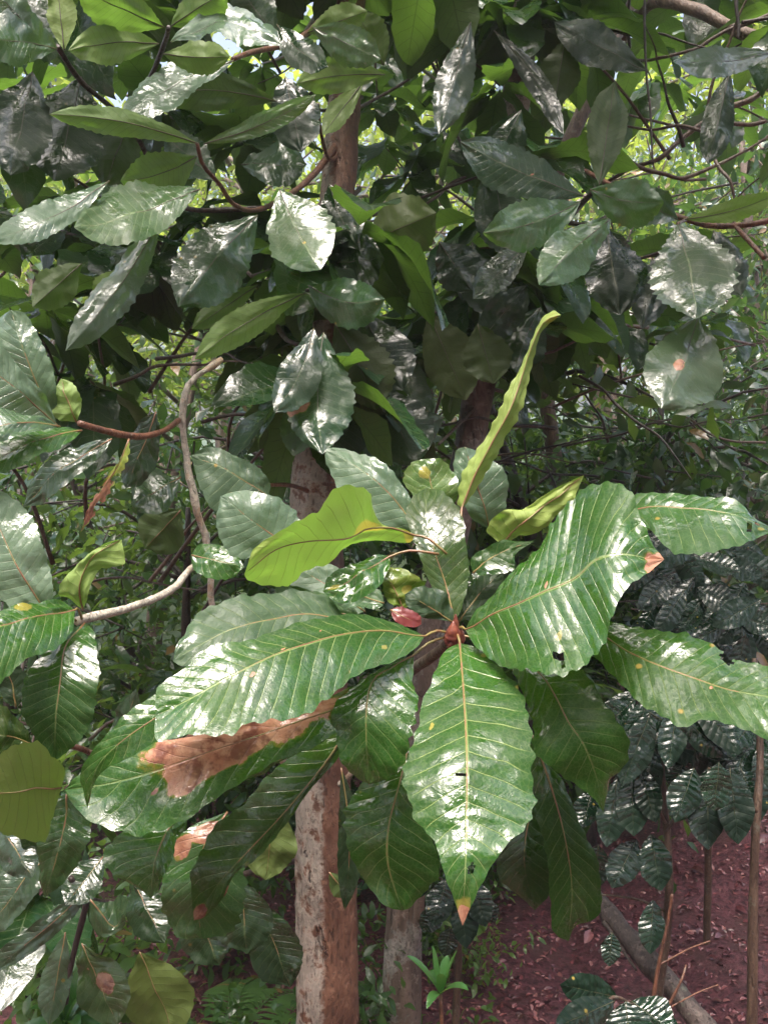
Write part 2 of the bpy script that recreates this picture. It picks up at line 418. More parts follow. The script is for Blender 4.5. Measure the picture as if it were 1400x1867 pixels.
def gleaf(parent, b, t, w, side='u', curve=0, db=1.8, dt=None, k=.7, roll=0, prof=1.25, sag=0, **kw):
    """leaf from base pixel b to tip pixel t, w pixels wide, bowed sideways by curve pixels"""
    dt = db-.08 if dt is None else dt
    b, t = np.array(b, float), np.array(t, float); ax = t-b; ln = np.linalg.norm(ax); ax /= ln; pr = np.array([-ax[1], ax[0]])
    us = np.linspace(0, 1, 9); mid = []
    for u in us:
        c = b+(t-b)*u+pr*curve*math.sin(math.pi*u)
        mid.append((c[0], c[1], db+(dt-db)*u + sag*math.sin(math.pi*u)))
    L, Rr = [], []
    a = random.uniform(.92, 1.08)
    for i in range(1, 8):
        u = us[i]; c = np.array(mid[i][:2]); wd = w/2*math.sin(math.pi*u**prof)**.72
        tg = np.array(mid[i+1][:2])-np.array(mid[i-1][:2]); tg /= np.linalg.norm(tg); n = np.array([-tg[1], tg[0]])
        L.append(tuple(c-n*wd*a)); Rr.append(tuple(c+n*wd*(2-a)))
    kw.setdefault('fold', random.uniform(-.05, .3)); kw.setdefault('wave', .0065*min(1.2, w*db/F/.08))
    kw.setdefault('rib', .0014)
    return leaf(parent, mid, L, Rr, side, k if side == 'u' else -abs(k), **kw)

# ------------------------------------------------------------------ masses of low detail leaves
def leaf_template(nu=5, droop=.25, fold=.15, width=.42, wavy=.04, nc=1, ser=0.0):
    us = np.linspace(0, 1, nu+1); V = []; m = 2*nc+1
    for i, u in enumerate(us):
        w = width/2*math.sin(math.pi*min(.985, max(.02, u))**1.3)**.62
        if ser: w *= 1+(ser if i % 2 else -ser)+.08*math.sin(u*11+droop*9)
        z = -droop*u*u
        for v in np.linspace(-1, 1, m):
            V.append((v*w, u, z+abs(v)*w*fold*2+wavy*math.sin(u*9+v*2)*abs(v)))
    V = np.array(V); q = []
    for i in range(nu):
        for j in range(m-1):
            a = i*m+j; q.append((a, a+1, a+1+m, a+m))
    return V, np.array(q)
def place(tmpl, pos, dirs, ups, sizes):
    """copies of a template: its +Y along dirs, +Z near ups"""
    V, q = tmpl; n = len(pos)
    y = dirs/np.linalg.norm(dirs, axis=1)[:, None]
    x = np.cross(y, ups); x /= np.linalg.norm(x, axis=1)[:, None]+1e-9
    z = np.cross(x, y)
    A = V[None, :, 0, None]*x[:, None, :]+V[None, :, 1, None]*y[:, None, :]+V[None, :, 2, None]*z[:, None, :]
    A = A*np.asarray(sizes)[:, None, None]+pos[:, None, :]
    Q = q[None]+(np.arange(n)*len(V))[:, None, None]
    return A.reshape(-1, 3), Q.reshape(-1, q.shape[1])
def rand_dirs(n, rg, down=-.3, spread=1.0):
    d = rg.normal(size=(n, 3))*spread; d[:, 2] = d[:, 2]*.5+down
    return d
def whorls(centers, rg, nl=(7, 10), size=(.22, .32), droop=.5):
    """rosettes of broad leaves round twig ends"""
    pos, dirs, ups, sz = [], [], [], []
    for c in centers:
        n = rg.integers(*nl); a0 = rg.random()*6.28
        for i in range(n):
            a = a0+i*6.283/n+rg.normal()*.15; el = rg.uniform(-.75, .35)
            d = np.array([math.cos(a)*math.cos(el), math.sin(a)*math.cos(el), math.sin(el)])
            pos.append(c+d*.02); dirs.append(d); ups.append(np.array([0, 0, 1])+rg.normal(size=3)*.25); sz.append(rg.uniform(*size))
    tm = [leaf_template(14, droop*f, g, .50, wv, 2, .05) for f, g, wv in ((.3, .05, .05), (.7, .16, .03), (1.2, .1, .06))]; UVs = []; tu = np.c_[np.repeat(np.linspace(0, 1, 15)*12, 5), np.tile(np.linspace(0, 1, 5), 15)]
    pos, dirs, ups, sz = map(np.array, (pos, dirs, ups, sz)); idx = rg.integers(0, 3, len(pos))
    Vs, Qs, off = [], [], 0
    for j in range(3):
        s = idx == j
        if not s.any(): continue
        v, q = place(tm[j], pos[s], dirs[s], ups[s], sz[s]); Vs.append(v); UVs.append(np.tile(tu, (int(s.sum()), 1))); Qs.append(q+off); off += len(v)
    return np.vstack(Vs), np.vstack(Qs), np.vstack(UVs)

# ------------------------------------------------------------------ ground
def ground_z(x, y):
    x = np.asarray(x, float); y = np.asarray(y, float)
    z = -.5*np.clip((y-.2)/2.2, 0, 1)
    z = z + .10*np.maximum(0, y-5.0)+.05*np.maximum(0, x-1)
    z = z - .25*np.clip((-x)/1.5, 0, 1)*np.clip((y-1)/2, 0, 1)
    z = z+.16*np.clip(x-.6, 0, 2.5)*np.clip(y-2, 0, 2)/2+.10*vnoise(np.c_[x.ravel()*1.1, y.ravel()*1.1, 0*x.ravel()], 2).reshape(x.shape)+.035*vnoise(np.c_[x.ravel()*5, y.ravel()*5, 0*x.ravel()], 3).reshape(x.shape)
    return z
def make_ground():
    gx = np.r_[np.linspace(-55, -8, 24), np.linspace(-7.8, 7.8, 160), np.linspace(8, 55, 24)]
    gy = np.r_[np.linspace(-30, -1, 14), np.linspace(-.8, 14, 150), np.linspace(14.4, 60, 40)]
    X, Y = np.meshgrid(gx, gy); Z = ground_z(X, Y)
    V = np.stack([X, Y, Z], -1).reshape(-1, 3); I = np.arange(X.size).reshape(X.shape)
    q = np.stack([I[:-1, :-1], I[:-1, 1:], I[1:, 1:], I[1:, :-1]], -1).reshape(-1, 4)
    t = NT('red_earth'); co = t.n('ShaderNodeTexCoord').outputs['Object']
    a = t.noise(co, 3, 4); b = t.noise(co, 40, 6, .7); c = t.noise(co, 130, 4, .7)
    col = t.mix(t.ramp(b, .35, .65), (.065, .018, .024), (.24, .078, .092))
    col = t.mix(t.ramp(a, .5, .7), col, (.12, .055, .05)); col = t.mix(t.ramp(c, .6, .75), col, (.24, .12, .10))
    sy = t.n('ShaderNodeSeparateXYZ'); t.put(sy.inputs[0], co); far = t.ramp(t.math('ADD', sy.outputs[1], t.math('MULTIPLY', a, 2)), 7, 9)
    col = t.mix(far, col, t.mix(b, (.03, .06, .015), (.08, .12, .03)))
    nr = t.bump(b, .03, .9); nr = t.bump(c, .01, .8, nr)
    o = mesh('ground', V, q, t.finish(t.bsdf(col, .5, nr, .25, .25))); o['kind'] = 'structure'
make_ground()

def litter():
    rg = np.random.default_rng(3)
    n = 42000; x = rg.uniform(-1.2, 4.2, n); y = 1.7+rg.random(n)**1.3*7
    keep = np.abs(x) < y*.62+.2; x, y = x[keep], y[keep]; n = len(x)
    z = ground_z(x, y)+.006
    pos = np.c_[x, y, z]; d = rg.normal(size=(n, 3)); d[:, 2] *= .22
    up = np.c_[rg.normal(size=n)*.35, rg.normal(size=n)*.35, np.ones(n)]
    tm = leaf_template(4, .3, .25, .5, .05)
    V, q = place(tm, pos, d, up, np.where(rg.random(n) < .02, rg.uniform(.05, .09, n), rg.uniform(.01, .038, n)))
    t = NT('leaf_litter'); rp = t.n('ShaderNodeNewGeometry').outputs['Random Per Island']; co = t.n('ShaderNodeTexCoord').outputs['Object']
    cr = t.n('ShaderNodeValToRGB'); t.put(cr.inputs[0], rp); e = cr.color_ramp.elements
    e[0].color = (.07, .026, .024, 1); e[1].color = (.36, .16, .15, 1)
    for p_, c_ in ((.35, (.13, .038, .045, 1)), (.65, (.24, .07, .08, 1)), (.88, (.30, .12, .11, 1))):
        k = e.new(p_); k.color = c_
    nr = t.bump(t.noise(co, 120, 3), .003, .6)
    o = mesh('leaf_litter', V, q, t.finish(t.bsdf(cr.outputs[0], .38, nr, .45, .2)))
    o['kind'] = 'stuff'; o['label'] = 'wet reddish brown fallen leaves covering the bare earth slope'; o['category'] = 'leaf litter'
litter()

# ------------------------------------------------------------------ the foreground tree
def base_at(pxx, d):
    p = P(pxx, 1867, d); return np.array([p[0], p[1], float(ground_z(np.array([p[0]]), np.array([p[1]]))[0])])
b1 = base_at(597, 1.95)
T1 = thing('broad_leaved_tree', b1, 'nearest tree with speckled pale and rust brown trunk and large wet toothed leaves', 'tree')
tp = [b1-np.array([0, 0, .1]), b1+np.array([0, 0, .15])]+px([(597, 1800, 1.95), (596, 1650, 1.95), (590, 1500, 1.95), (583, 1300, 1.97), (578, 1100, 2.0), (577, 930, 2.04), (585, 700, 2.12), (603, 480, 2.2), (622, 280, 2.3), (632, 120, 2.4), (645, -80, 2.5), (660, -400, 2.7)])
mb = MB(); mb.tube(tp, [.098, .080, .076, .074, .072, .068, .062, .056, .050, .046, .045, .04, .03], 40, .11, 200, 5)
mesh('trunk', np.vstack(mb.V), mb.F, M['bark1'], T1, P(592, 1500, 1.95))

def branch(tree, lines, mat, seg=8, knob=.12, name='branch', label=None):
    """lines: list of (pts in px+depth or world, radii)"""
    mb = MB(); o0 = None
    for i, (pts, rad) in enumerate(lines):
        w = [P(*q) for q in pts]
        if o0 is None: o0 = w[0]
        mb.tube(w, rad, seg, knob, seed=i)
    o = mb.build(name, M[mat], tree, o0)
    if label: o['label'] = label
    return o

B1 = branch(T1, [([(583, 1330, 1.97), (640, 1290, 1.75), (720, 1240, 1.4), (790, 1195, 1.18), (828, 1160, 1.04)], [.016, .013, .010, .009, .007])], 'twig_brown', label='thick branch carrying the big front rosette of leaves')
C = (828, 1157, 1.03)
def spot(n, seed):
    rg = np.random.default_rng(seed)
    return [(random.choice('yyb'), rg.uniform(.15, .95), rg.uniform(-.9, .9), rg.uniform(.003, .008), rg.uniform(.02, .04)) for _ in range(n)]
# drooping leaf towards the viewer
leaf(B1, [(838, 1172, 1.0), (845, 1260, .915), (850, 1350, .85), (851, 1430, .81), (850, 1510, .782), (848, 1580, .76), (843, 1688, .755)],
     [(806, 1195), (775, 1270), (742, 1370), (736, 1430), (755, 1490), (795, 1540), (812, 1600), (828, 1645)],
     [(878, 1185), (930, 1240), (962, 1290), (966, 1370), (972, 1470), (950, 1510), (905, 1565), (868, 1630)], fold=.18, wave=.004, nv=13,
     patches=[('y', .96, 0, .06, 1.0), ('b', .99, 0, .06, 1.4), ('y', .3, -.7, .04, .12)]+spot(3, 1), holes=[(.47, -.06, .008, .10), (.80, .22, .022, .12)], petiole=C,
     label='broad leaf hanging towards the viewer, its tip yellow and red')
# long leaf to the left
leaf(B1, [(775, 1160, 1.0), (700, 1151, .97), (625, 1157, .93), (565, 1172, .90), (500, 1193, .87), (425, 1232, .84), (360, 1266, .82), (284, 1305, .81)],
     [(720, 1135), (650, 1120), (565, 1130), (500, 1150), (450, 1168), (375, 1185), (335, 1220), (300, 1243), (286, 1265)],
     [(752, 1185), (700, 1210), (645, 1234), (580, 1287), (520, 1312), (450, 1327), (425, 1343), (350, 1343), (287, 1347)], k=.75, fold=.0, wave=.004, nv=14,
     patches=[('b', .50, -.1, .02, .1), ('b', .62, .15, .03, .10), ('y', .15, .5, .03, .14)]+spot(5, 2), petiole=C)
# the shiny leaf tip under it
leaf(B1, [(470, 1220, .90), (360, 1262, .88), (285, 1308, .86), (222, 1352, .85), (178, 1400, .85), (160, 1474, .86)],
     [(400, 1200), (340, 1215), (285, 1263), (240, 1293), (190, 1343), (150, 1403), (153, 1445)],
     [(420, 1300), (350, 1330), (285, 1354), (225, 1387), (190, 1405), (170, 1435)], k=.3, wave=.003)
# scorched leaf
leaf(B1, [(700, 1262, .97), (640, 1284, .95), (575, 1305, .93), (500, 1330, .92), (420, 1357, .91), (300, 1400, .90), (200, 1428, .90), (118, 1440, .91)],
     [(640, 1255), (575, 1284), (500, 1300), (420, 1325), (340, 1345), (283, 1350), (220, 1375), (160, 1400)],
     [(680, 1300), (632, 1318), (585, 1352), (500, 1388), (410, 1445), (330, 1500), (250, 1522), (180, 1502), (135, 1465)], k=.5, wave=.005, fold=.02,
     patches=[('b', .33, -.5, .20, .9), ('b', .55, -.5, .18, .9), ('b', .50, .15, .17, .36), ('b', .62, .3, .07, .3), ('b', .53, .25, .09, .26), ('b', .72, .35, .02, .08)], petiole=(740, 1235, 1.0),
     label='green leaf with a large scorched brown patch')
leaf(B1, [(640, 1300, .99), (560, 1350, .97), (480, 1395, .95), (400, 1445, .95), (330, 1490, .95), (275, 1518, .96)],
     [(560, 1320), (480, 1350), (400, 1400), (330, 1440), (290, 1490)],
     [(600, 1345), (550, 1370), (500, 1395), (480, 1412), (420, 1437), (370, 1472), (325, 1508)], k=.4,
     patches=[('b', .35, .6, .05, .35), ('b', .2, .7, .04, .3)], tone=(.85, 0, 0))
leaf(B1, [(340, 1480, .97), (310, 1510, .95), (285, 1560, .93), (275, 1638, .93)],
     [(250, 1500), (212, 1527), (186, 1560), (222, 1600), (260, 1625)], [(340, 1510), (322, 1530), (318, 1560), (302, 1595), (290, 1620)], k=.3, nv=8)
leaf(B1, [(640, 1320, 1.02), (590, 1395, 1.0), (520, 1480, .98), (450, 1555, .97), (400, 1610, .96), (354, 1678, .97)],
     [(570, 1350), (500, 1402), (450, 1460), (400, 1500), (362, 1560), (349, 1600), (350, 1645)],
     [(622, 1375), (565, 1440), (530, 1490), (495, 1535), (465, 1567), (430, 1592), (408, 1635), (375, 1672)], k=.15, tone=(.6, .05, 0), wave=.004,
     patches=[('b', .82, 1.0, .05, .3), ('b', .98, 0, .05, 1)], label='long dull dark leaf hanging in front of the trunk')
leaf(B1, [(415, 1480, 1.04), (370, 1550, 1.02), (356, 1630, 1.01), (368, 1712, 1.02)],
     [(340, 1510), (308, 1560), (300, 1620), (294, 1668), (322, 1702)], [(430, 1530), (445, 1590), (442, 1650), (425, 1697)], k=.2, nv=9, tone=(.8, 0, .1),
     patches=[('b', .2, -.3, .1, .5), ('b', .35, -.7, .08, .3)])
# under leaves
leaf(B1, [(752, 1196, 1.0), (712, 1215, .97), (675, 1250, .95), (667, 1330, .92), (673, 1430, .93)],
     [(700, 1212), (650, 1250), (605, 1292), (610, 1345), (628, 1395), (652, 1422)], [(754, 1212), (756, 1260), (757, 1300), (747, 1345), (733, 1392), (700, 1422)], k=.3, nv=9, petiole=C)
leaf(B1, [(745, 1360, 1.02), (728, 1430, .99), (708, 1510, .97), (708, 1580, .97), (734, 1660, .98)],
     [(700, 1385), (650, 1440), (624, 1490), (638, 1560), (665, 1612), (700, 1645)], [(760, 1385), (775, 1480), (803, 1560), (788, 1620), (758, 1650)], k=.2, fold=.2, nv=10, tone=(.9, 0, 0))
leaf(B1, [(930, 1190, 1.02), (985, 1230, .98), (1012, 1270, .95), (1035, 1315, .93), (1062, 1355, .92), (1088, 1420, .93), (1099, 1480, .94)],
     [(935, 1225), (952, 1260), (968, 1310), (972, 1370), (1000, 1396), (1045, 1428), (1080, 1455)],
     [(1000, 1205), (1055, 1213), (1102, 1280), (1140, 1348), (1143, 1392), (1113, 1435)], k=.4, nv=11, wave=.004, petiole=C)
leaf(B1, [(970, 1340, 1.04), (1003, 1430, 1.02), (1030, 1530, 1.0), (1042, 1620, 1.0), (1036, 1716, 1.01)],
     [(955, 1400), (975, 1480), (997, 1560), (1003, 1640), (1008, 1697)], [(1010, 1390), (1048, 1480), (1092, 1582), (1091, 1665), (1050, 1690)], k=.1, fold=.25, tone=(.62, 0, 0), wave=.003)
leaf(B1, [(990, 1400, 1.09), (965, 1490, 1.07), (955, 1570, 1.06), (975, 1660, 1.07)],
     [(950, 1440), (925, 1505), (904, 1585), (930, 1620)], [(1010, 1450), (1015, 1550), (1005, 1620)], k=.1, tone=(.42, 0, .1), wave=.003)
# the biggest leaf, to the right
leaf(B1, [(848, 1148, 1.0), (890, 1125, .98), (950, 1098, .95), (1010, 1072, .93), (1048, 1050, .92), (1080, 1022, .91), (1115, 1012, .90), (1155, 1012, .90), (1210, 1020, .91)],
     [(868, 1108), (920, 1060), (975, 1000), (1018, 935), (1062, 888), (1115, 880), (1148, 898), (1165, 945), (1185, 985)],
     [(868, 1180), (910, 1210), (960, 1226), (1010, 1232), (1060, 1215), (1095, 1175), (1118, 1120), (1145, 1072), (1182, 1045)], k=.75, fold=.06, wave=.007, nv=15, quilt=.0011,
     patches=[('b', 1.0, 0, .05, 1.0), ('b', .97, .5, .06, .9), ('y', .43, .55, .03, .10), ('b', .41, -.1, .02, .07)]+spot(3, 6), holes=[(.42, .80, .022, .07)], petiole=C,
     label='largest front leaf, corrugated, with a brown curled tip')
leaf(B1, [(1040, 1140, 1.0), (1095, 1158, .97), (1140, 1185, .94), (1200, 1212, .91), (1270, 1240, .89), (1325, 1255, .88), (1400, 1270, .87), (1460, 1295, .87)],
     [(1080, 1125), (1130, 1137), (1200, 1146), (1270, 1165), (1310, 1182), (1340, 1203), (1400, 1215), (1440, 1250)],
     [(1060, 1175), (1085, 1200), (1130, 1245), (1170, 1282), (1205, 1302), (1245, 1327), (1290, 1315), (1370, 1337), (1420, 1352)], k=.75, nv=13,
     patches=[('b', .62, .1, .02, .12)]+spot(3, 8), holes=[(.63, -.85, .03, .14)], petiole=(930, 1150, 1.02), label='right hand leaf reaching out of the frame')
leaf(B1, [(1090, 935, 1.02), (1150, 928, 1.0), (1205, 925, .98), (1260, 928, .96), (1300, 932, .95), (1350, 945, .94), (1408, 968, .94)],
     [(1120, 905), (1165, 900), (1210, 900), (1265, 902), (1312, 910), (1355, 928)],
     [(1120, 955), (1175, 962), (1205, 990), (1235, 1008), (1275, 1012), (1335, 1000), (1370, 985)], k=1.3, nv=11, holes=[(.86, .3, .02, .25), (.9, -.1, .015, .2)], tone=(.9, 0, .1), patches=[('y', .93, .3, .05, .3)])
# standing leaves
leaf(B1, [(829, 1135, 1.03), (812, 1065, 1.05), (795, 1015, 1.06), (782, 970, 1.08), (776, 930, 1.10), (778, 890, 1.13)],
     [(802, 1100), (777, 1050), (758, 1000), (744, 960), (741, 930), (755, 903)], [(845, 1100), (854, 1050), (852, 1000), (846, 955), (833, 918), (808, 895)],
     k=.15, fold=-.12, tone=(.62, .08, .05), wave=.003, nv=11, petiole=C, label='dull upright leaf at the middle of the front rosette')
leaf(B1, [(756, 976, 1.06), (712, 962, 1.04), (668, 966, 1.02), (638, 979, 1.0), (565, 987, .98), (500, 1003, .97), (446, 1046, .97)],
     [(735, 964), (700, 958), (684, 930), (682, 905), (660, 892), (622, 894), (600, 906), (585, 930), (550, 945), (500, 973), (462, 1003)],
     [(745, 990), (700, 988), (655, 992), (625, 1002), (592, 1030), (560, 1037), (532, 1066), (490, 1064), (452, 1056)], side='d', k=-.7, tone=(2.5, .38, 0), wave=.005,  # brightness raised to paint in light from behind
     patches=[('y', .25, 0, .12, .3), ('y', .03, 0, .05, 1)], petiole=(815, 1010, 1.05), label='bright yellow green leaf seen from below')
leaf(B1, [(560, 1020, 1.10), (505, 980, 1.09), (455, 945, 1.08), (425, 920, 1.08), (402, 905, 1.09)],
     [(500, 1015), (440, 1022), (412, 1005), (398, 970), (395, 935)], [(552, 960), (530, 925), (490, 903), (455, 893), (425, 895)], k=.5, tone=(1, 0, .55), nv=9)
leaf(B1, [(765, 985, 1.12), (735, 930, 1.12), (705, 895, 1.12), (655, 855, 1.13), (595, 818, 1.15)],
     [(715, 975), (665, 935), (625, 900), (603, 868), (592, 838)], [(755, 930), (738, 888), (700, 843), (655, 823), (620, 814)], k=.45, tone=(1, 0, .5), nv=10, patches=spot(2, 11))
leaf(B1, [(805, 945, 1.13), (795, 915, 1.13), (785, 880, 1.13), (778, 836, 1.14)], [(780, 930), (748, 900), (735, 870), (750, 845)], [(822, 930), (834, 900), (830, 865), (808, 840)],
     k=.4, tone=(1.1, .12, .1), nv=7, patches=[('y', .75, -.2, .10, .3)])
leaf(B1, [(892, 965, 1.16), (880, 915, 1.15), (862, 865, 1.15), (848, 815, 1.16)], [(860, 945), (835, 895), (826, 850), (832, 822)], [(912, 945), (928, 905), (918, 860), (885, 825)], k=.4, tone=(1, 0, .5), nv=8)
# curled leaf rising like a flag
leaf(B1, [(842, 925, 1.10), (865, 868, 1.10), (898, 805, 1.10), (930, 745, 1.10), (950, 690, 1.11), (968, 635, 1.11), (990, 590, 1.11), (1022, 574, 1.10)],
     [(833, 915), (846, 862), (878, 800), (912, 742), (942, 680), (962, 622), (984, 583), (1005, 565)], [(853, 912), (884, 862), (917, 812), (943, 757), (957, 703), (974, 650), (985, 612), (1003, 590)],
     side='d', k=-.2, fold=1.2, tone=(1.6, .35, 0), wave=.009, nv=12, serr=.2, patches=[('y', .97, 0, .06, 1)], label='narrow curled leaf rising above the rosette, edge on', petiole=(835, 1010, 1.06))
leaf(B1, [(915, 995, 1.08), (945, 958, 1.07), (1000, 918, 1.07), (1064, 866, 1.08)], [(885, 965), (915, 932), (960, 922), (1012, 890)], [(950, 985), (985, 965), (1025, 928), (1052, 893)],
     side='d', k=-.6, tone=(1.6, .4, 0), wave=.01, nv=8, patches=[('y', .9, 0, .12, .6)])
leaf(B1, [(862, 1045, 1.05), (890, 1020, 1.05), (925, 1002, 1.05), (975, 986, 1.06)], [(858, 1020), (885, 1000), (925, 987)], [(885, 1050), (935, 1040), (940, 1010)], k=.7, tone=(.7, 0, 0), nv=7)
leaf(B1, [(712, 1014, 1.03), (665, 1040, 1.0), (630, 1062, .99), (588, 1078, .99)], [(680, 1013), (640, 1030), (602, 1052)], [(708, 1040), (690, 1070), (652, 1095), (618, 1098)],
     k=.6, nv=7, patches=[('y', .85, 0, .08, .2)], petiole=(800, 1010, 1.03))
leaf(B1, [(735, 1110, 1.02), (722, 1080, 1.02), (712, 1060, 1.02), (700, 1033, 1.03)], [(705, 1095), (698, 1065)], [(765, 1095), (772, 1065), (738, 1037)], k=.3, tone=(1, .35, 0), nv=6,
     patches=[('y', .4, .4, .1, .2)])
leaf(B1, [(826, 1135, 1.03), (795, 1115, 1.02), (768, 1098, 1.01), (738, 1084, 1.01)], [(800, 1130), (765, 1125), (742, 1105)], [(825, 1105), (800, 1075), (765, 1068)], k=.6, tone=(.5, 0, .25), nv=7)
leaf(B1, [(835, 1135, 1.05), (860, 1100, 1.06), (885, 1070, 1.07), (915, 1040, 1.08)], [(838, 1100), (855, 1060), (885, 1040)], [(870, 1120), (905, 1095), (920, 1065)], k=.7, tone=(.45, 0, .2), nv=7)
# leaves behind the long left leaf
leaf(B1, [(640, 1135, 1.10), (560, 1120, 1.08), (480, 1130, 1.05), (400, 1158, 1.02), (316, 1206, 1.0)],
     [(600, 1100), (540, 1080), (480, 1086), (415, 1098), (362, 1124), (330, 1168)], [(620, 1160), (540, 1185), (450, 1200), (370, 1212), (335, 1215)], k=.9, tone=(.8, 0, .3), nv=11)
leaf(B1, [(655, 1125, 1.12), (600, 1110, 1.12), (550, 1090, 1.12), (505, 1060, 1.12)], [(630, 1140), (570, 1130), (500, 1110)], [(640, 1105), (590, 1085), (540, 1070)], k=.7, tone=(.8, 0, .1), nv=8)
leaf(B1, [(665, 1115, 1.14), (625, 1085, 1.14), (580, 1055, 1.15), (535, 1035, 1.16)], [(640, 1120), (580, 1100), (530, 1070)], [(660, 1080), (625, 1045), (580, 1025)], k=.7, tone=(1, 0, .55), nv=7)
leaf(B1, [(700, 1100, 1.10), (670, 1090, 1.1), (640, 1085, 1.1), (600, 1090, 1.1)], [(690, 1075), (650, 1065), (620, 1070)], [(690, 1110), (650, 1112), (620, 1105)], k=.7, tone=(.9, 0, .3), nv=6)
# buds at the growing tip
mb = MB()
for (a, b_, r, h) in ((826, 1160, .011, .02), (838, 1165, .008, .016), (818, 1168, .007, .014), (830, 1150, .006, .022), (822, 1178, .006, .012)):
    c = P(a, b_, 1.02); mb.tube([c+np.array([0, .004, -h*.5]), c, c+np.array([0, -.003, h*.5]), c+np.array([0, -.004, h])], [r*.5, r, r*.7, r*.15], 8, .2)
mb.build('bud', M['bud'], B1)
mb = MB(); c = P(740, 1122, 1.0)
leaf(B1, [(712, 1112, 1.0), (730, 1122, .995), (748, 1130, .995), (768, 1138, 1.0)], [(725, 1106), (745, 1110), (765, 1122)], [(718, 1130), (738, 1142), (758, 1143)], k=.4, nv=6, wave=.002, mat='redleaf', label='small bright red young leaf')

# left-hand leaves of the first tree: on the sapling with the pale stem
b4 = base_at(590, 2.2)
T4 = thing('young_tree', b4, 'young tree on the left with a slender pale bare stem and broad leaves', 'tree')
mb = MB()
mb.tube([b4-np.array([0, 0, .05])]+px([(590, 1800, 2.2), (585, 1600, 2.15), (540, 1430, 2.0), (430, 1270, 1.75), (388, 1110, 1.65), (386, 1040, 1.64), (372, 970, 1.62), (352, 900, 1.6), (342, 840, 1.6), (332, 765, 1.58), (344, 700, 1.58), (372, 678, 1.6), (405, 655, 1.62)]),
        [.016, .014, .012, .010, .0082, .0078, .0074, .0072, .007, .0055], 12, .42, 110, 9)
mesh('trunk', np.vstack(mb.V), mb.F, M['twig_pale'], T4, P(388, 1110, 1.65))
B4a = branch(T4, [([(328, 765, 1.58), (300, 785, 1.5), (265, 795, 1.42), (232, 794, 1.36), (190, 785, 1.3), (145, 772, 1.25)], [.0055, .0055, .006, .006, .005])], 'twig_red', label='reddish side branch reaching to the left frame edge')
B4b = branch(T4, [([(386, 1020, 1.64), (350, 1035, 1.5), (320, 1070, 1.38), (280, 1092, 1.28), (230, 1110, 1.18), (180, 1122, 1.12), (140, 1132, 1.08)], [.006, .006, .0062, .0065, .006, .0065])], 'twig_pale')
B4c = branch(T4, [([(430, 1270, 1.75), (300, 1380, 1.45), (210, 1400, 1.2), (125, 1438, 1.02)], [.007, .006, .006, .005]), ([(210, 1400, 1.2), (160, 1370, 1.15), (130, 1360, 1.12)], [.005, .004])], 'twig_red')
B4d = branch(T4, [([(575, 1560, 2.12), (420, 1600, 1.8), (260, 1640, 1.6), (160, 1640, 1.5), (130, 1600, 1.45)], [.008, .007, .006, .005]), ([(160, 1640, 1.5), (130, 1760, 1.5), (120, 1830, 1.5)], [.006, .005]), ([(160, 1640, 1.5), (145, 1580, 1.5), (160, 1520, 1.5)], [.005, .003])], 'twig_dark')
# branch a leaves: grey pair at the left margin
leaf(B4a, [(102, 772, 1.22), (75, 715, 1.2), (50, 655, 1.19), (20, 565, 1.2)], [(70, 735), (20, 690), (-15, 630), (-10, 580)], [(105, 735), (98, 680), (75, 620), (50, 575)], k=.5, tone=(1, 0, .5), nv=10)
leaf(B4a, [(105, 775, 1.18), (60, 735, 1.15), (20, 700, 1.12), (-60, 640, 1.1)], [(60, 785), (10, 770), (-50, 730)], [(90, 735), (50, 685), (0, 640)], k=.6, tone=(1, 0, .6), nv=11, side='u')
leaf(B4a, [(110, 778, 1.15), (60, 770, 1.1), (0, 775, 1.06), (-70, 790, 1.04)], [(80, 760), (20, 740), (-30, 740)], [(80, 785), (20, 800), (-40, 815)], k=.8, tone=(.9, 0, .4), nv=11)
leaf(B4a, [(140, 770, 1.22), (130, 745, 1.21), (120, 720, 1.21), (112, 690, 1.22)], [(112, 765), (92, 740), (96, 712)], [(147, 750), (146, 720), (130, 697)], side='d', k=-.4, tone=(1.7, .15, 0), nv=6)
leaf(B4a, [(150, 785, 1.2), (95, 795, 1.14), (40, 815, 1.1), (-40, 850, 1.07)], [(110, 778), (50, 780), (-10, 800)], [(130, 805), (70, 835), (10, 862)], k=.7, nv=11, tone=(1, 0, .05))
leaf(B4a, [(205, 800, 1.3), (150, 830, 1.28), (100, 865, 1.27), (42, 925, 1.28)], [(160, 805), (105, 830), (62, 870)], [(190, 825), (140, 870), (80, 915)], k=.5, tone=(.5, 0, .3), nv=10)
leaf(B4a, [(236, 800, 1.34), (215, 850, 1.33), (180, 905, 1.33), (147, 972, 1.34)], [(222, 830), (195, 870), (162, 925)], [(235, 835), (208, 885), (172, 940)], k=.1, tone=(1.5, .7, .2), nv=9, serr=.5, wave=.006,
     patches=[('b', .7, 0, .25, 1.2)], holes=[(.4, .6, .05, .4), (.55, -.6, .05, .3), (.7, .6, .06, .4), (.25, -.6, .05, .3)], label='ragged half eaten yellow brown leaf hanging down')
leaf(B4a, [(285, 750, 1.5), (268, 800, 1.5), (250, 840, 1.5), (230, 890, 1.5)], [(255, 770), (228, 820), (220, 870)], [(292, 790), (285, 850), (255, 885)], k=0, tone=(.3, 0, .15), nv=7)
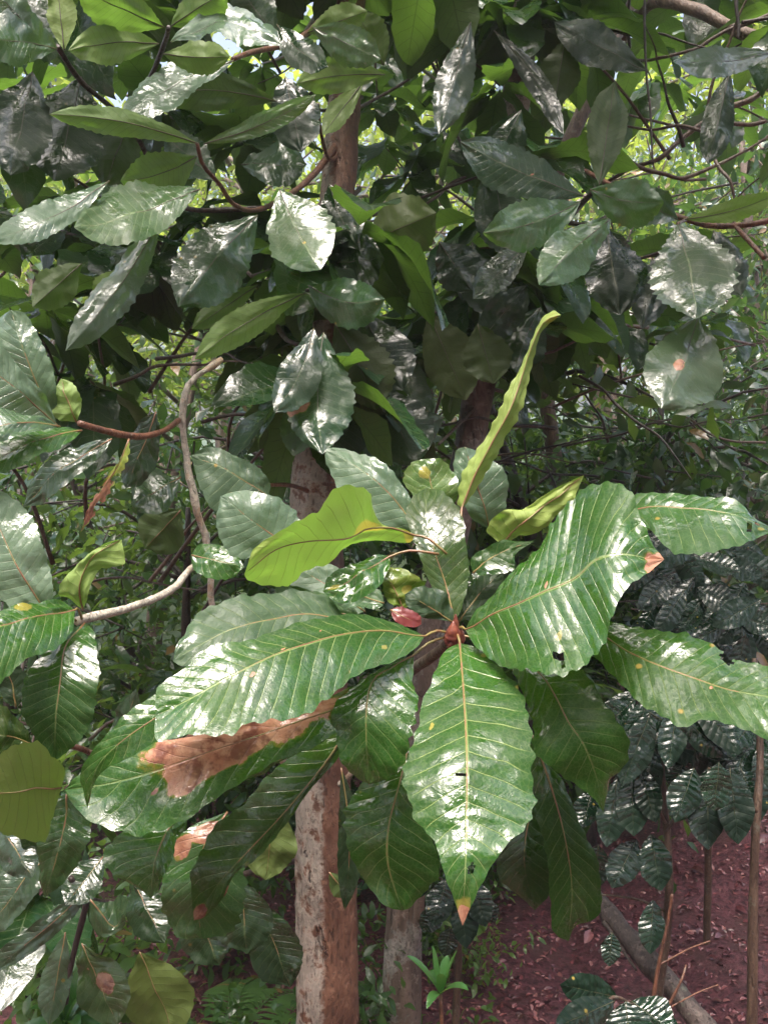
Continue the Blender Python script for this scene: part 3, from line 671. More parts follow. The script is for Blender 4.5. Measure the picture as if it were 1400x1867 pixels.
# branch b leaves: rosette at left centre
leaf(B4b, [(84, 1115, 1.06), (58, 1075, 1.05), (30, 1028, 1.05), (0, 965, 1.06), (-45, 880, 1.08)], [(40, 1118), (0, 1092), (-50, 1030), (-80, 950)], [(98, 1085), (92, 1040), (76, 985), (58, 938), (15, 903)],
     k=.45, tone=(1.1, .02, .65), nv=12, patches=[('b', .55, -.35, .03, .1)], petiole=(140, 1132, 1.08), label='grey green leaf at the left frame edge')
leaf(B4b, [(138, 1112, 1.05), (95, 1118, 1.02), (50, 1128, .98), (0, 1142, .95), (-60, 1185, .93)], [(110, 1096), (60, 1100), (0, 1108), (-50, 1130)], [(132, 1150), (100, 1182), (55, 1198), (15, 1235), (-30, 1270)],
     k=.8, nv=11, petiole=(150, 1128, 1.08), patches=[('y', .4, -.8, .06, .3)]+spot(3, 21))
leaf(B4b, [(155, 1136, 1.07), (122, 1175, 1.03), (110, 1240, 1.0), (103, 1320, .99), (100, 1388, 1.0)], [(118, 1155), (75, 1198), (46, 1250), (44, 1305), (62, 1355)], [(172, 1150), (180, 1200), (180, 1262), (166, 1312), (142, 1355)],
     k=.3, nv=12, tone=(.75, 0, .05))
leaf(B4b, [(152, 1112, 1.08), (146, 1085, 1.06), (150, 1050, 1.05), (170, 1015, 1.05), (222, 983, 1.06)], [(125, 1095), (106, 1085), (120, 1050), (148, 1018), (190, 992)], [(160, 1090), (168, 1062), (185, 1035), (226, 1027)],
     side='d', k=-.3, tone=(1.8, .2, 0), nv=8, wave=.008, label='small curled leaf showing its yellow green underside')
leaf(B4b, [(350, 1012, 1.46), (375, 1018, 1.45), (405, 1025, 1.44), (445, 1034, 1.44)], [(362, 995), (395, 993), (430, 1008)], [(352, 1036), (380, 1054), (418, 1054)], k=.5, nv=6)
# branch c leaves
leaf(B4c, [(112, 1436, 1.0), (70, 1438, .98), (20, 1444, .97), (-55, 1452, .97)], [(118, 1405), (82, 1367), (48, 1354), (10, 1372), (-30, 1400)], [(104, 1470), (82, 1528), (40, 1524), (-10, 1508)],
     side='d', k=-.5, tone=(1.3, .3, .3), nv=9, wave=.004, veink=1.3, label='pale olive leaf turned underside out')
leaf(B4c, [(60, 1358, 1.05), (30, 1345, 1.04), (0, 1340, 1.03), (-60, 1330, 1.02)], [(50, 1330), (20, 1300), (-20, 1280)], [(50, 1375), (10, 1385), (-30, 1380)], k=.3, tone=(.5, .1, .0), nv=8)
leaf(B4c, [(122, 1448, 1.05), (118, 1500, 1.04), (105, 1560, 1.03), (82, 1638, 1.04)], [(90, 1470), (72, 1530), (70, 1590)], [(150, 1480), (165, 1515), (150, 1560), (120, 1605)], k=.2, nv=10, tone=(.7, 0, .1))
leaf(B4c, [(30, 1290, 1.1), (20, 1240, 1.1), (0, 1200, 1.1)], [(10, 1275), (-10, 1240)], [(55, 1260), (40, 1220)], k=.2, nv=6, tone=(.4, 0, .3))
leaf(B4c, [(215, 1370, 1.3), (230, 1320, 1.3), (250, 1255, 1.3)], [(200, 1340), (215, 1290)], [(250, 1340), (258, 1300)], k=.2, nv=6, tone=(.4, 0, .3))
# branch d leaves, lower left, darker
leaf(B4d, [(95, 1560, 1.4), (55, 1590, 1.38), (20, 1640, 1.36), (-30, 1700, 1.36)], [(60, 1555), (15, 1590), (-30, 1650)], [(90, 1600), (50, 1650), (10, 1695)], k=.3, nv=9, tone=(.5, 0, .4))
leaf(B4d, [(150, 1630, 1.45), (100, 1680, 1.43), (50, 1720, 1.42), (-10, 1770, 1.42)], [(110, 1650), (55, 1690), (0, 1735)], [(140, 1665), (90, 1715), (30, 1755)], k=.3, nv=9, tone=(.5, 0, .4))
leaf(B4d, [(165, 1640, 1.4), (185, 1665, 1.4), (210, 1690, 1.4), (235, 1640, 1.4)], [(165, 1680), (185, 1710), (225, 1690)], [(190, 1645), (210, 1640), (225, 1632)], k=.3, nv=7, tone=(.6, 0, .2))
gleaf(B4d, (120, 1700), (90, 1870), 55, db=1.5, dt=1.48, k=.1, tone=(.6, 0, .45), nv=9, label='folded dull grey leaf hanging at the lower left')
gleaf(B4d, (150, 1720), (215, 1870), 95, db=1.55, dt=1.53, k=.1, tone=(.5, .1, .2), nv=9, patches=[('b', .5, -.2, .12, .3), ('b', .3, .3, .05, .2)])
gleaf(B4d, (255, 1735), (320, 1890), 130, side='d', db=1.6, dt=1.6, k=.1, tone=(.75, .35, 0), nv=9, label='round olive leaf low at the left')
gleaf(B4d, (110, 1560), (60, 1480), 90, db=1.3, k=.2, tone=(.4, 0, .3))
gleaf(B4d, (0, 1500), (60, 1600), 80, db=1.3, k=.2, tone=(.4, 0, .45))
gleaf(B4d, (240, 1600), (300, 1720), 80, db=1.5, k=.2, tone=(.35, 0, .1))
gleaf(B4d, (190, 1560), (120, 1650), 70, db=1.5, k=.2, tone=(.4, 0, .3))
# behind the front rosette, on the first tree: further branch low
B1b = branch(T1, [([(590, 1400, 1.9), (560, 1420, 1.7), (520, 1460, 1.55), (490, 1470, 1.5)], [.009, .007, .005]), ([(600, 1350, 1.9), (640, 1400, 1.6), (620, 1430, 1.4)], [.008, .006, .005])], 'twig_brown')
gleaf(B1b, (500, 1465), (485, 1605), 105, side='d', db=1.5, dt=1.5, k=.1, tone=(.7, .25, 0))
gleaf(B1b, (622, 1400), (628, 1660), 45, side='u', db=1.35, dt=1.32, k=.1, tone=(.3, 0, .1), curve=-12)
gleaf(B1b, (600, 1590), (640, 1640), 40, side='d', db=1.5, dt=1.5, k=.1, tone=(.8, .1, 0))
gleaf(B1b, (440, 1600), (450, 1740), 110, side='u', db=1.6, dt=1.58, k=.1, tone=(.35, 0, .15))
gleaf(B1b, (470, 1640), (530, 1800), 100, side='u', db=1.7, dt=1.68, k=.1, tone=(.3, 0, .1))
gleaf(B1b, (350, 1640), (400, 1760), 90, side='u', db=1.6, dt=1.58, k=.1, tone=(.35, 0, .15))
# mid-height branches behind the rosette
B1c = branch(T1, [([(575, 900, 2.05), (530, 885, 1.85), (480, 885, 1.65)], [.006, .005, .004]), ([(575, 880, 2.05), (620, 882, 1.9), (700, 860, 1.7)], [.006, .004, .003])], 'twig_red')
leaf(B1c, [(490, 905, 1.5), (450, 880, 1.48), (410, 855, 1.47), (348, 830, 1.48)], [(465, 925), (425, 935), (385, 925), (362, 880)], [(492, 880), (465, 850), (425, 830), (385, 817)], k=.5, tone=(.75, 0, .4), nv=9)
gleaf(B1c, (330, 870), (240, 920), 80, db=1.6, k=.5, tone=(.6, 0, .3))
gleaf(B1c, (330, 930), (265, 1000), 95, side='d', db=1.65, dt=1.65, k=.2, tone=(.7, .05, 0))

# ------------------------------------------------------------------ upper left branches
def G(br, *a, **k):
    k['k'] = k.get('k', .7)*random.uniform(-.5, 1.0)
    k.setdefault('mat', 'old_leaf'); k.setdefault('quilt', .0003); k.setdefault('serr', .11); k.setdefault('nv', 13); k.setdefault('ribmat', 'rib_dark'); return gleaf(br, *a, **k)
UL = branch(T1, [([(625, 250, 2.3), (560, 330, 2.1), (480, 380, 1.9), (430, 375, 1.75), (400, 335, 1.65), (370, 300, 1.6), (360, 262, 1.55)], [.012, .010, .007, .006, .005, .004])], 'twig_red', label='upper branch ending in a reddish twig with leaves')
G(UL, (362, 262), (90, 208), 52, 'd', 12, 1.5, 1.3, tone=(1.4, .05, 0))
G(UL, (372, 262), (577, 172), 42, 'u', 10, 1.5, 1.45, k=.9, tone=(1.2, .1, .1))
G(UL, (360, 285), (220, 330), 90, 'd', -10, 1.6, 1.5, tone=(1.4, .05, 0))
G(UL, (365, 345), (135, 415), 105, 'u', -8, 1.5, 1.3, k=.9, tone=(1.2, .05, .15), wave=.009)
G(UL, (200, 330), (-30, 440), 62, 'u', -14, 1.4, 1.2, k=.8, tone=(1.1, 0, .4))
G(UL, (470, 392), (325, 560), 130, 'u', 6, 1.7, 1.6, k=.5, tone=(.8, 0, .1))
G(UL, (510, 345), (585, 492), 125, 'u', 6, 1.7, 1.6, k=.5, tone=(1.3, .05, .1), wave=.004)
G(UL, (395, 330), (300, 245), 80, 'u', 0, 1.75, 1.8, k=.5, tone=(.7, 0, .1))
G(UL, (295, 398), (120, 640), 72, 'u', -10, 1.5, 1.4, k=.35, tone=(.8, 0, .6), patches=[('b', .05, .3, .07, 1)], label='long lilac grey leaf hanging on the left')
G(UL, (240, 490), (175, 560), 70, 'd', 0, 1.6, 1.6, tone=(1.6, .1, .3))
G(UL, (150, 480), (60, 560), 75, 'd', 0, 1.7, 1.65, tone=(1.0, .05, .1))
G(UL, (440, 300), (560, 300), 80, 'u', 0, 1.9, 1.85, k=.6, tone=(.8, 0, .2))
UL2 = branch(T1, [([(590, 480, 2.2), (575, 520, 1.95), (560, 530, 1.75)], [.008, .006, .005]), ([(280, 330, 2.0), (262, 270, 1.85), (225, 215, 1.7), (150, 150, 1.5), (105, 85, 1.4)], [.006, .006, .005, .005]),
                  ([(225, 215, 1.7), (270, 150, 1.6), (300, 80, 1.5), (308, 50, 1.45)], [.005, .005, .0045]), ([(480, 380, 1.9), (340, 380, 1.9), (280, 330, 2.0)], [.007, .006, .006])], 'twig_dark')
G(UL2, (105, 90), (-30, 75), 105, 'u', 8, 1.4, 1.25, k=.6, tone=(1, 0, .2))
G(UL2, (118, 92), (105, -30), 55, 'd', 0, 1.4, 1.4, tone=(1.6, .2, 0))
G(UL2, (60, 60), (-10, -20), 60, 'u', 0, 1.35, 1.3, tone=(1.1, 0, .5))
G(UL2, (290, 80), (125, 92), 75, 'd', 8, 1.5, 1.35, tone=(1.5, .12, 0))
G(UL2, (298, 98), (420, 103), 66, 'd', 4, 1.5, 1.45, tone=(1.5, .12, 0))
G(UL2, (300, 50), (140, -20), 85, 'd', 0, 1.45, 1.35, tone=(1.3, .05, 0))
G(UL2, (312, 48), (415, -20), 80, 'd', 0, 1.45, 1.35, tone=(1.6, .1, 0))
G(UL2, (310, 78), (514, 84), 62, 'u', -42, 1.4, 1.35, k=1.2, tone=(1.2, 0, .5), wave=.01)
G(UL2, (150, 140), (100, 330), 150, 'u', 0, 1.8, 1.75, k=.2, tone=(.45, 0, .2))
G(UL2, (60, 130), (20, 320), 120, 'u', 0, 1.7, 1.65, k=.2, tone=(.45, 0, .2))
G(UL2, (240, 210), (190, 340), 90, 'd', 0, 1.9, 1.9, tone=(.7, 0, 0))
UL3 = branch(T1, [([(635, 60, 2.4), (600, 30, 2.2), (560, 60, 2.0), (520, 82, 1.85), (460, 95, 1.7), (425, 108, 1.6)], [.010, .008, .007, .006, .005]), ([(622, 280, 2.3), (600, 290, 2.15), (585, 240, 2.0), (580, 190, 1.9)], [.006, .005, .004])], 'twig_red')
G(UL3, (427, 110), (212, 222), 78, 'u', 12, 1.6, 1.45, k=.8, tone=(1, 0, .65), wave=.008)
G(UL3, (505, 185), (275, 172), 75, 'd', 14, 1.75, 1.6, tone=(.75, .0, 0))
G(UL3, (520, 140), (550, 278), 95, 'u', 0, 1.8, 1.75, k=.15, tone=(.4, 0, .15))
G(UL3, (505, 45), (598, 122), 62, 'u', 10, 1.7, 1.6, k=.3, tone=(.45, 0, .1))
G(UL3, (505, 70), (430, -30), 80, 'u', 0, 1.8, 1.8, k=.3, tone=(.7, 0, .2))
G(UL3, (702, 136), (540, 152), 66, 'd', 6, 1.9, 1.75, tone=(1.5, .15, 0))
G(UL3, (662, 150), (588, 246), 42, 'd', 0, 1.9, 1.8, tone=(1.5, .12, 0))
G(UL3, (570, 50), (695, 108), 75, 'u', 0, 1.8, 1.75, k=.9, tone=(1.1, .05, .2))
G(UL3, (560, 60), (670, 20), 60, 'd', 0, 1.9, 1.85, tone=(1.7, .1, 0))
G(UL3, (700, 120), (650, 20), 70, 'd', 0, 2.0, 1.95, tone=(1.2, .1, 0))
G(UL2, (562, 520), (702, 545), 92, 'u', 18, 1.7, 1.62, k=.6, tone=(1.0, 0, .1))
G(UL2, (556, 534), (355, 655), 62, 'd', 8, 1.7, 1.5, tone=(1.5, .1, 0), label='bright green leaf seen from below beside the pale stem')
G(UL2, (470, 520), (350, 600), 48, 'd', 0, 1.8, 1.7, tone=(1.3, .05, 0))
G(UL2, (572, 598), (500, 752), 80, 'u', -12, 1.6, 1.5, k=.1, tone=(.6, 0, .15))
G(UL2, (590, 606), (588, 828), 125, 'u', 10, 1.62, 1.52, k=.15, tone=(.9, 0, .05), patches=[('b', .52, .75, .13, .5)], label='hanging leaf with a pinkish brown scorched side')
G(UL2, (560, 700), (535, 832), 70, 'u', 0, 1.75, 1.7, k=.2, tone=(.9, 0, .5))
G(UL2, (610, 590), (685, 748), 110, 'd', -8, 1.75, 1.75, k=.1, tone=(.45, .15, 0))
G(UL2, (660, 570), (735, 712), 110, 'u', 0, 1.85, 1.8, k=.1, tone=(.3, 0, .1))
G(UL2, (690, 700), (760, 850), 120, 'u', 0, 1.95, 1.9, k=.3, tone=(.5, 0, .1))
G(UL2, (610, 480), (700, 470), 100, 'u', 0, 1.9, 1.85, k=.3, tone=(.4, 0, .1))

# ------------------------------------------------------------------ second tree, pale trunk
b2 = base_at(731, 2.85)
T2 = thing('pale_trunk_tree', b2, 'tree with a smooth pale trunk standing just right of the speckled trunk', 'tree')
mb = MB()
mb.tube([b2-np.array([0, 0, .1])]+px([(731, 1850, 2.85), (736, 1700, 2.85), (752, 1500, 2.85), (785, 1200, 2.85), (830, 950, 2.9), (868, 740, 2.95), (905, 480, 3.0), (935, 230, 3.1), (958, 40, 3.2), (985, -150, 3.4), (1000, -400, 3.6)]),
        [.075, .066, .062, .06, .058, .055, .06, .055, .05, .045, .035], 22, .07, 90, 11)
mb.tube(px([(742, 1760, 2.85), (757, 1700, 2.80), (765, 1640, 2.78), (775, 1560, 2.75)]), [.03, .022, .018, .012], 12, .1)
mesh('trunk', np.vstack(mb.V), mb.F, M['bark2'], T2, P(740, 1700, 2.85))
UR = branch(T2, [([(905, 480, 3.0), (960, 430, 2.6), (1020, 400, 2.2), (1060, 370, 1.95), (1085, 345, 1.8)], [.014, .011, .009, .007, .006]), ([(1020, 400, 2.2), (1060, 410, 2.1), (1110, 405, 1.95)], [.007, .005])], 'twig_dark')
G(UR, (1065, 358), (838, 258), 92, 'u', -6, 1.8, 1.75, k=.6, tone=(.6, 0, .1), patches=[('b', .42, .1, .02, .08)])
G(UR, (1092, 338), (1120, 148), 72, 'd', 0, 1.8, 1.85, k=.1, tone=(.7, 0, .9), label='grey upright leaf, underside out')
G(UR, (1058, 368), (880, 425), 92, 'u', -10, 1.75, 1.62, k=.75, tone=(1.2, .03, .1))
G(UR, (1075, 345), (1210, 368), 92, 'u', 10, 1.75, 1.65, k=.8, tone=(1.0, 0, .2))
G(UR, (1115, 398), (982, 520), 92, 'u', 6, 1.75, 1.6, k=.6, tone=(1.2, .03, .15))
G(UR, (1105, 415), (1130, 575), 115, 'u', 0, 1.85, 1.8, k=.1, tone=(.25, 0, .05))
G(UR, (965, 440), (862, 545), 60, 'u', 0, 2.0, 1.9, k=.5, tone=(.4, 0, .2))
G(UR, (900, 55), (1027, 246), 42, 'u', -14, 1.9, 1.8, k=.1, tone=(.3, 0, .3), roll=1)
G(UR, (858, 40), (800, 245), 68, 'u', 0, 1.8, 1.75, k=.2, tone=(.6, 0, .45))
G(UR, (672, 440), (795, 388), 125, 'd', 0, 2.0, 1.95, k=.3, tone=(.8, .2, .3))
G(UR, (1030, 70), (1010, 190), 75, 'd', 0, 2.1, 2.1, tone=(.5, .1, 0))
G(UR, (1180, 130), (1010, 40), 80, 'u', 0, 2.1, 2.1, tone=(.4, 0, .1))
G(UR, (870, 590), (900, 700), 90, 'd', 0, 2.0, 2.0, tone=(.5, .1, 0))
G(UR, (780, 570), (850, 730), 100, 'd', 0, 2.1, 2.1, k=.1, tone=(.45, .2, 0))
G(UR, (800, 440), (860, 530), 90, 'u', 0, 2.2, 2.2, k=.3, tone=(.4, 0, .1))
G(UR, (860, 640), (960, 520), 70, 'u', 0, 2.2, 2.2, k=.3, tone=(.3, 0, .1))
UR2 = branch(T2, [([(935, 230, 3.1), (1100, 330, 2.6), (1250, 400, 2.2), (1340, 412, 2.1), (1410, 400, 2.05)], [.010, .008, .007, .0075, .008]), ([(1340, 412, 2.1), (1365, 440, 2.05), (1392, 470, 2.0)], [.006, .006]), ([(1250, 400, 2.2), (1235, 408, 1.95)], [.005, .004])], 'twig_red')
G(UR2, (1235, 408), (1268, 582), 165, 'u', -6, 1.85, 1.7, k=.3, tone=(.8, .03, .1))
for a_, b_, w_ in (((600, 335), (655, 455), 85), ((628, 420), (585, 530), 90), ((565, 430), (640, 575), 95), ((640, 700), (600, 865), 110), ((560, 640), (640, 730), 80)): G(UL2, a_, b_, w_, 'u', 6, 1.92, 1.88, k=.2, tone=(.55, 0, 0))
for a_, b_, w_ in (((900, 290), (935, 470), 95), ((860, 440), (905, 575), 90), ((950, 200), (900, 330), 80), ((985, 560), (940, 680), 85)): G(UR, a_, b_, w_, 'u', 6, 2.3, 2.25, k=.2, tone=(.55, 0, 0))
G(UR2, (1272, 578), (1205, 745), 145, 'u', -6, 1.8, 1.68, k=.35, tone=(.9, .05, .4), patches=[('b', .52, .1, .06, .14)], label='leaf with a small red brown scar on its midrib')
G(UR2, (1248, 400), (1420, 352), 42, 'd', 8, 1.9, 1.8, tone=(1.7, .15, 0))
G(UR2, (1235, 400), (1155, 360), 70, 'u', 0, 1.95, 1.9, k=.5, tone=(.9, 0, .15))
G(UR2, (1300, 420), (1350, 540), 70, 'u', 0, 2.0, 1.95, k=.2, tone=(.35, 0, .3))
G(UR2, (1410, 95), (1225, 112), 58, 'u', -8, 2.0, 1.9, k=.9, tone=(1.0, 0, .3))
G(UR2, (1330, 130), (1290, 300), 60, 'u', 0, 2.2, 2.15, k=.2, tone=(.5, 0, .1))
G(UR2, (1240, 440), (1170, 600), 70, 'u', 10, 2.1, 2.05, k=.2, tone=(.3, 0, .2))
UR3 = branch(T2, [([(868, 740, 2.95), (820, 790, 2.6), (800, 810, 2.4)], [.009, .006, .004]), ([(868, 730, 2.95), (862, 700, 2.5), (862, 690, 2.3)], [.006, .005])], 'twig_brown')
G(UR3, (810, 760), (720, 800), 70, 'u', 0, 2.3, 2.2, k=.4, tone=(.6, 0, .1))

# ------------------------------------------------------------------ leaning limb, upper right (third tree)
b3 = np.array([1.35, 5.2, float(ground_z(np.array([1.35]), np.array([5.2]))[0])])
T3 = thing('leaning_tree', b3, 'brown tree leaning right behind the upper branches with crossing limbs', 'tree')
mb = MB()
mb.tube([b3-np.array([0, 0, .1]), b3+np.array([-.1, -.2, .7])]+px([(1000, 760, 4.6), (985, 560, 4.4), (1000, 380, 4.2), (1040, 250, 4.1), (1110, 110, 4.1), (1160, -10, 4.1), (1220, -200, 4.2)]), [.07, .06, .05, .045, .04, .038, .036, .034], 18, .08, 70, 13)
mesh('trunk', np.vstack(mb.V), mb.F, M['bark3'], T3, b3)
branch(T3, [([(1110, 110, 4.1), (1180, 10, 3.6), (1260, 15, 3.4), (1340, 55, 3.3), (1420, 85, 3.3)], [.032, .028, .025, .025])], 'bark3', name='limb')
def jig(pts, amp=6, n=3):
    out = []
    for a, b in zip(pts[:-1], pts[1:]):
        for i in range(n):
            t = i/n; out.append(tuple(a[j]+(b[j]-a[j])*t+(random.uniform(-amp, amp) if j < 2 else 0) for j in range(3)))
    return out+[pts[-1]]
tw = [([(1130, 60, 3.5), (1050, 150, 3.3), (985, 215, 3.2), (920, 248, 3.1)], .013), ([(1400, 30, 3.0), (1300, 70, 3.0), (1200, 110, 3.0), (1100, 95, 3.3)], .008),
      ([(1400, 155, 3.0), (1290, 220, 3.0), (1200, 290, 3.0), (1060, 350, 3.2)], .012), ([(1400, 215, 2.8), (1290, 235, 2.8), (1140, 230, 3.0)], .008),
      ([(1130, 285, 3.0), (1250, 330, 3.0), (1400, 250, 3.0)], .009), ([(1290, 250, 2.6), (1330, 330, 2.5), (1350, 400, 2.5)], .007)]
for pts, r in tw: branch(T3, [(jig(pts), [r, r*.8, r*.5])], 'twig_brown', 6)
for pts, r in [([(1175, -20, 2.8), (1180, 150, 2.8), (1190, 300, 2.8)], .005), ([(1342, -10, 2.6), (1345, 70, 2.6)], .007), ([(1330, 130, 2.8), (1290, 290, 2.8)], .007)]: branch(T3, [(jig(pts, 3), [r, r*.7])], 'twig_dark', 6)

random.seed(77)
for i in range(44):
    x0 = random.uniform(720, 1420); y0 = random.uniform(0, 640) if i % 5 < 3 else random.uniform(560, 900); a = random.uniform(-.5, .35)*(1 if i % 4 else 4); L = random.uniform(180, 420); d = random.uniform(2.9, 4.4); sg = random.choice((-1, 1))
    branch(T3, [(jig([(x0, y0, d), (x0+sg*L*.5*math.cos(a), y0+L*.5*math.sin(a)-14, d-.1), (x0+sg*L*math.cos(a), y0+L*math.sin(a), d-.2)], 7, 3), [random.uniform(.005, .009), .005, .002])], 'twig_dark' if i % 3 else 'twig_brown', 6)
for i in range(10):
    x0 = random.uniform(60, 420); y0 = random.uniform(620, 1250); a = random.uniform(-1.0, .2); L = random.uniform(150, 330); d = random.uniform(2.1, 2.9); sg = random.choice((-1, 1))
    branch(T4, [(jig([(x0, y0, d), (x0+sg*L*.5*math.cos(a), y0+L*.5*math.sin(a)-14, d-.1), (x0+sg*L*math.cos(a), y0+L*math.sin(a), d-.2)], 6, 3), [random.uniform(.004, .007), .004, .002])], 'twig_dark' if i % 2 else 'twig_brown', 6)
# ------------------------------------------------------------------ crowns (dark inner foliage)
def crown_from(tree, specs, seed, size=(.2, .3), mat='old_leaf', name='crown'):
    rg = np.random.default_rng(seed); cs = []
    for (x0, y0, x1, y1, d0, d1, n) in specs:
        for _ in range(n): cs.append(P(rg.uniform(x0, x1), rg.uniform(y0, y1), rg.uniform(d0, d1)))
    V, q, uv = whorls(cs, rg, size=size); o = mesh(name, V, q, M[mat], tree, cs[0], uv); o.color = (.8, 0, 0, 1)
    mb = MB()
    for c in cs:
        a = rg.random()*6.28; e = c+np.array([math.cos(a)*.35, rg.uniform(.1, .5), rg.uniform(-.45, .25)]); m_ = (c+e)/2+rg.normal(size=3)*.05
        mb = MB(); mb.tube([e+(e-c)*.6, e, m_, c], [.008, .006, .0045, .003], 6, .15, 12); mb.build('limb', M['twig_brown'], tree, c)
    return cs
crown_from(T1, [(540, 380, 660, 860, 1.8, 1.95, 4), (820, 60, 900, 900, 2.5, 2.8, 0), (150, 380, 700, 620, 2.3, 3.2, 14), (560, 560, 760, 760, 2.4, 2.9, 4), (-100, 100, 500, 420, 2.5, 3.4, 13), (250, -300, 700, 60, 2.6, 3.4, 10)], 31)
crown_from(T2, [(880, 330, 1010, 620, 2.4, 2.9, 7), (860, -50, 1000, 300, 2.7, 3.0, 4), (700, 420, 1050, 660, 2.7, 3.5, 10), (700, -250, 1000, 60, 2.8, 3.8, 6), (1000, 380, 1400, 620, 3.0, 4.0, 4), (640, 200, 840, 420, 3.0, 3.6, 3)], 32)
crown_from(T4, [(-100, 450, 250, 900, 2.2, 3.0, 5), (-120, 1300, 120, 1700, 2.0, 2.6, 5), (180, 950, 340, 1300, 2.4, 2.8, 1)], 33)
crown_from(T3, [(1050, -200, 1500, 300, 4.2, 5.5, 6), (1200, 300, 1500, 600, 4.5, 5.5, 2)], 34)

def overhead_shade(tree, boxes, seed, limbs):  # leaf whorls added overhead, mostly out of view, to shade what is below
    rg = np.random.default_rng(seed); cs = []
    for (x0, x1, y0, y1, z0, z1, n) in boxes:
        for _ in range(n): cs.append(np.array([rg.uniform(x0, x1), rg.uniform(y0, y1), rg.uniform(z0, z1)]))
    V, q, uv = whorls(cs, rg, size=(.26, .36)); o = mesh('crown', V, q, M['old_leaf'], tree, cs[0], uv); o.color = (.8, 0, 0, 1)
    for c in cs[::4]:
        s = limbs[int(rg.integers(len(limbs)))]; mb = MB(); mb.tube([s, (s+c)/2+np.array([0, 0, -.1]), c], [.018, .010, .004], 6, .1, 8); mb.build('limb', M['twig_brown'], tree, s)
overhead_shade(T1, [(-3.2, .6, 3.0, 6.0, 3.9, 5.2, 62), (-1.9, .3, 1.35, 3.0, 3.0, 4.0, 26)], 41, px([(645, -80, 2.5), (660, -400, 2.7)]))
overhead_shade(T2, [(-.3, 3.2, 3.3, 6.5, 4.0, 5.6, 58), (.2, 2.2, 1.35, 3.2, 3.0, 4.1, 24)], 42, px([(985, -150, 3.4), (1000, -400, 3.6)]))
# ------------------------------------------------------------------ coffee shrubs
def coffee(origin_px, d, stem, branches, leaves, label, extra=None):
    bx = P(*stem[0]); z = float(ground_z(bx[0:1], bx[1:2])[0]); b = np.array([bx[0], bx[1], z])
    t = thing('coffee_shrub', b, label, 'shrub', 'coffee shrubs')
    mb = MB(); mb.tube([b-np.array([0, 0, .05])]+px(stem), [.016, .013, .008], 10, .15)
    mesh('stem', np.vstack(mb.V), mb.F, M['twig_brown'], t, b)
    for pts in branches: branch(t, [(pts, [.005, .004, .003])], 'twig_brown', 6)
    for (a, b_, w, side) in leaves:
        gleaf(t, a[:2], b_[:2], w, side, db=a[2], dt=b_[2], k=.3, mat='coffee', ribmat='rib_dark', nv=10, veink=.8, quilt=.0018, wave=.0045, serr=0, prof=1.05, rib=.001, tone=(random.uniform(.6, 1.1), 0, 0))
    return t
def drape(cx, cy, d, n, spread, ln=(95, 150), w=(48, 64), seed=0, up=.0):
    rg = np.random.default_rng(seed); out = []
    for i in range(n):
        a = rg.uniform(-1.25, 1.25) if rg.random() > up else rg.uniform(-2.2, 2.2)
        x = cx+rg.uniform(-spread, spread)*.6; y = cy+rg.uniform(-spread, spread)*.45; L = rg.uniform(*ln); dd = d+rg.uniform(-.25, .25)
        out.append(((x, y, dd), (x+math.sin(a)*L, y+math.cos(a)*L, dd-rg.uniform(0, .08)), rg.uniform(*w), 'u'))
    return out
coffee(None, 2.2, [(1195, 1860, 2.3), (1215, 1700, 2.3), (1218, 1560, 2.3), (1205, 1400, 2.35), (1200, 1250, 2.4)],
       [[(1212, 1500, 2.3), (1180, 1440, 2.25), (1140, 1400, 2.2)], [(1212, 1520, 2.3), (1240, 1480, 2.3), (1290, 1420, 2.3)], [(1210, 1660, 2.3), (1160, 1640, 2.3), (1090, 1630, 2.3)]],
       [((1150, 1410, 2.2), (1155, 1525, 2.15), 62, 'u'), ((1125, 1420, 2.2), (1105, 1545, 2.15), 58, 'u'), ((1165, 1400, 2.2), (1195, 1500, 2.15), 50, 'u'), ((1160, 1530, 2.2), (1115, 1620, 2.15), 62, 'u'),
        ((1185, 1520, 2.2), (1205, 1625, 2.15), 62, 'u'), ((1080, 1440, 2.3), (1060, 1510, 2.25), 50, 'u'), ((1190, 1640, 2.2), (1185, 1740, 2.15), 48, 'u'), ((1115, 1700, 2.1), (1110, 1762, 2.08), 36, 'u'),
        ((1090, 1540, 2.3), (1085, 1620, 2.3), 50, 'u')]+drape(1215, 1310, 2.4, 26, 120, seed=51), 'coffee shrub with a forked bare stem in the centre of the red slope')
coffee(None, 2.4, [(1370, 1867, 2.1), (1372, 1650, 2.1), (1378, 1500, 2.1), (1385, 1370, 2.15), (1375, 1200, 2.2)],
       [[(1378, 1480, 2.1), (1330, 1420, 2.1), (1290, 1400, 2.1)]],
       [((1265, 1400, 2.1), (1230, 1500, 2.05), 64, 'u'), ((1290, 1400, 2.1), (1290, 1550, 2.05), 72, 'u'), ((1330, 1400, 2.1), (1345, 1540, 2.05), 68, 'u'), ((1350, 1400, 2.15), (1385, 1500, 2.1), 60, 'u'),
        ((1250, 1380, 2.2), (1225, 1440, 2.2), 50, 'u'), ((1310, 1390, 2.0), (1300, 1480, 2.0), 58, 'u')]+drape(1370, 1330, 2.4, 22, 110, seed=52)+drape(1290, 1250, 2.5, 12, 120, seed=57), 'coffee shrub with a mossy thin stem at the right frame edge')
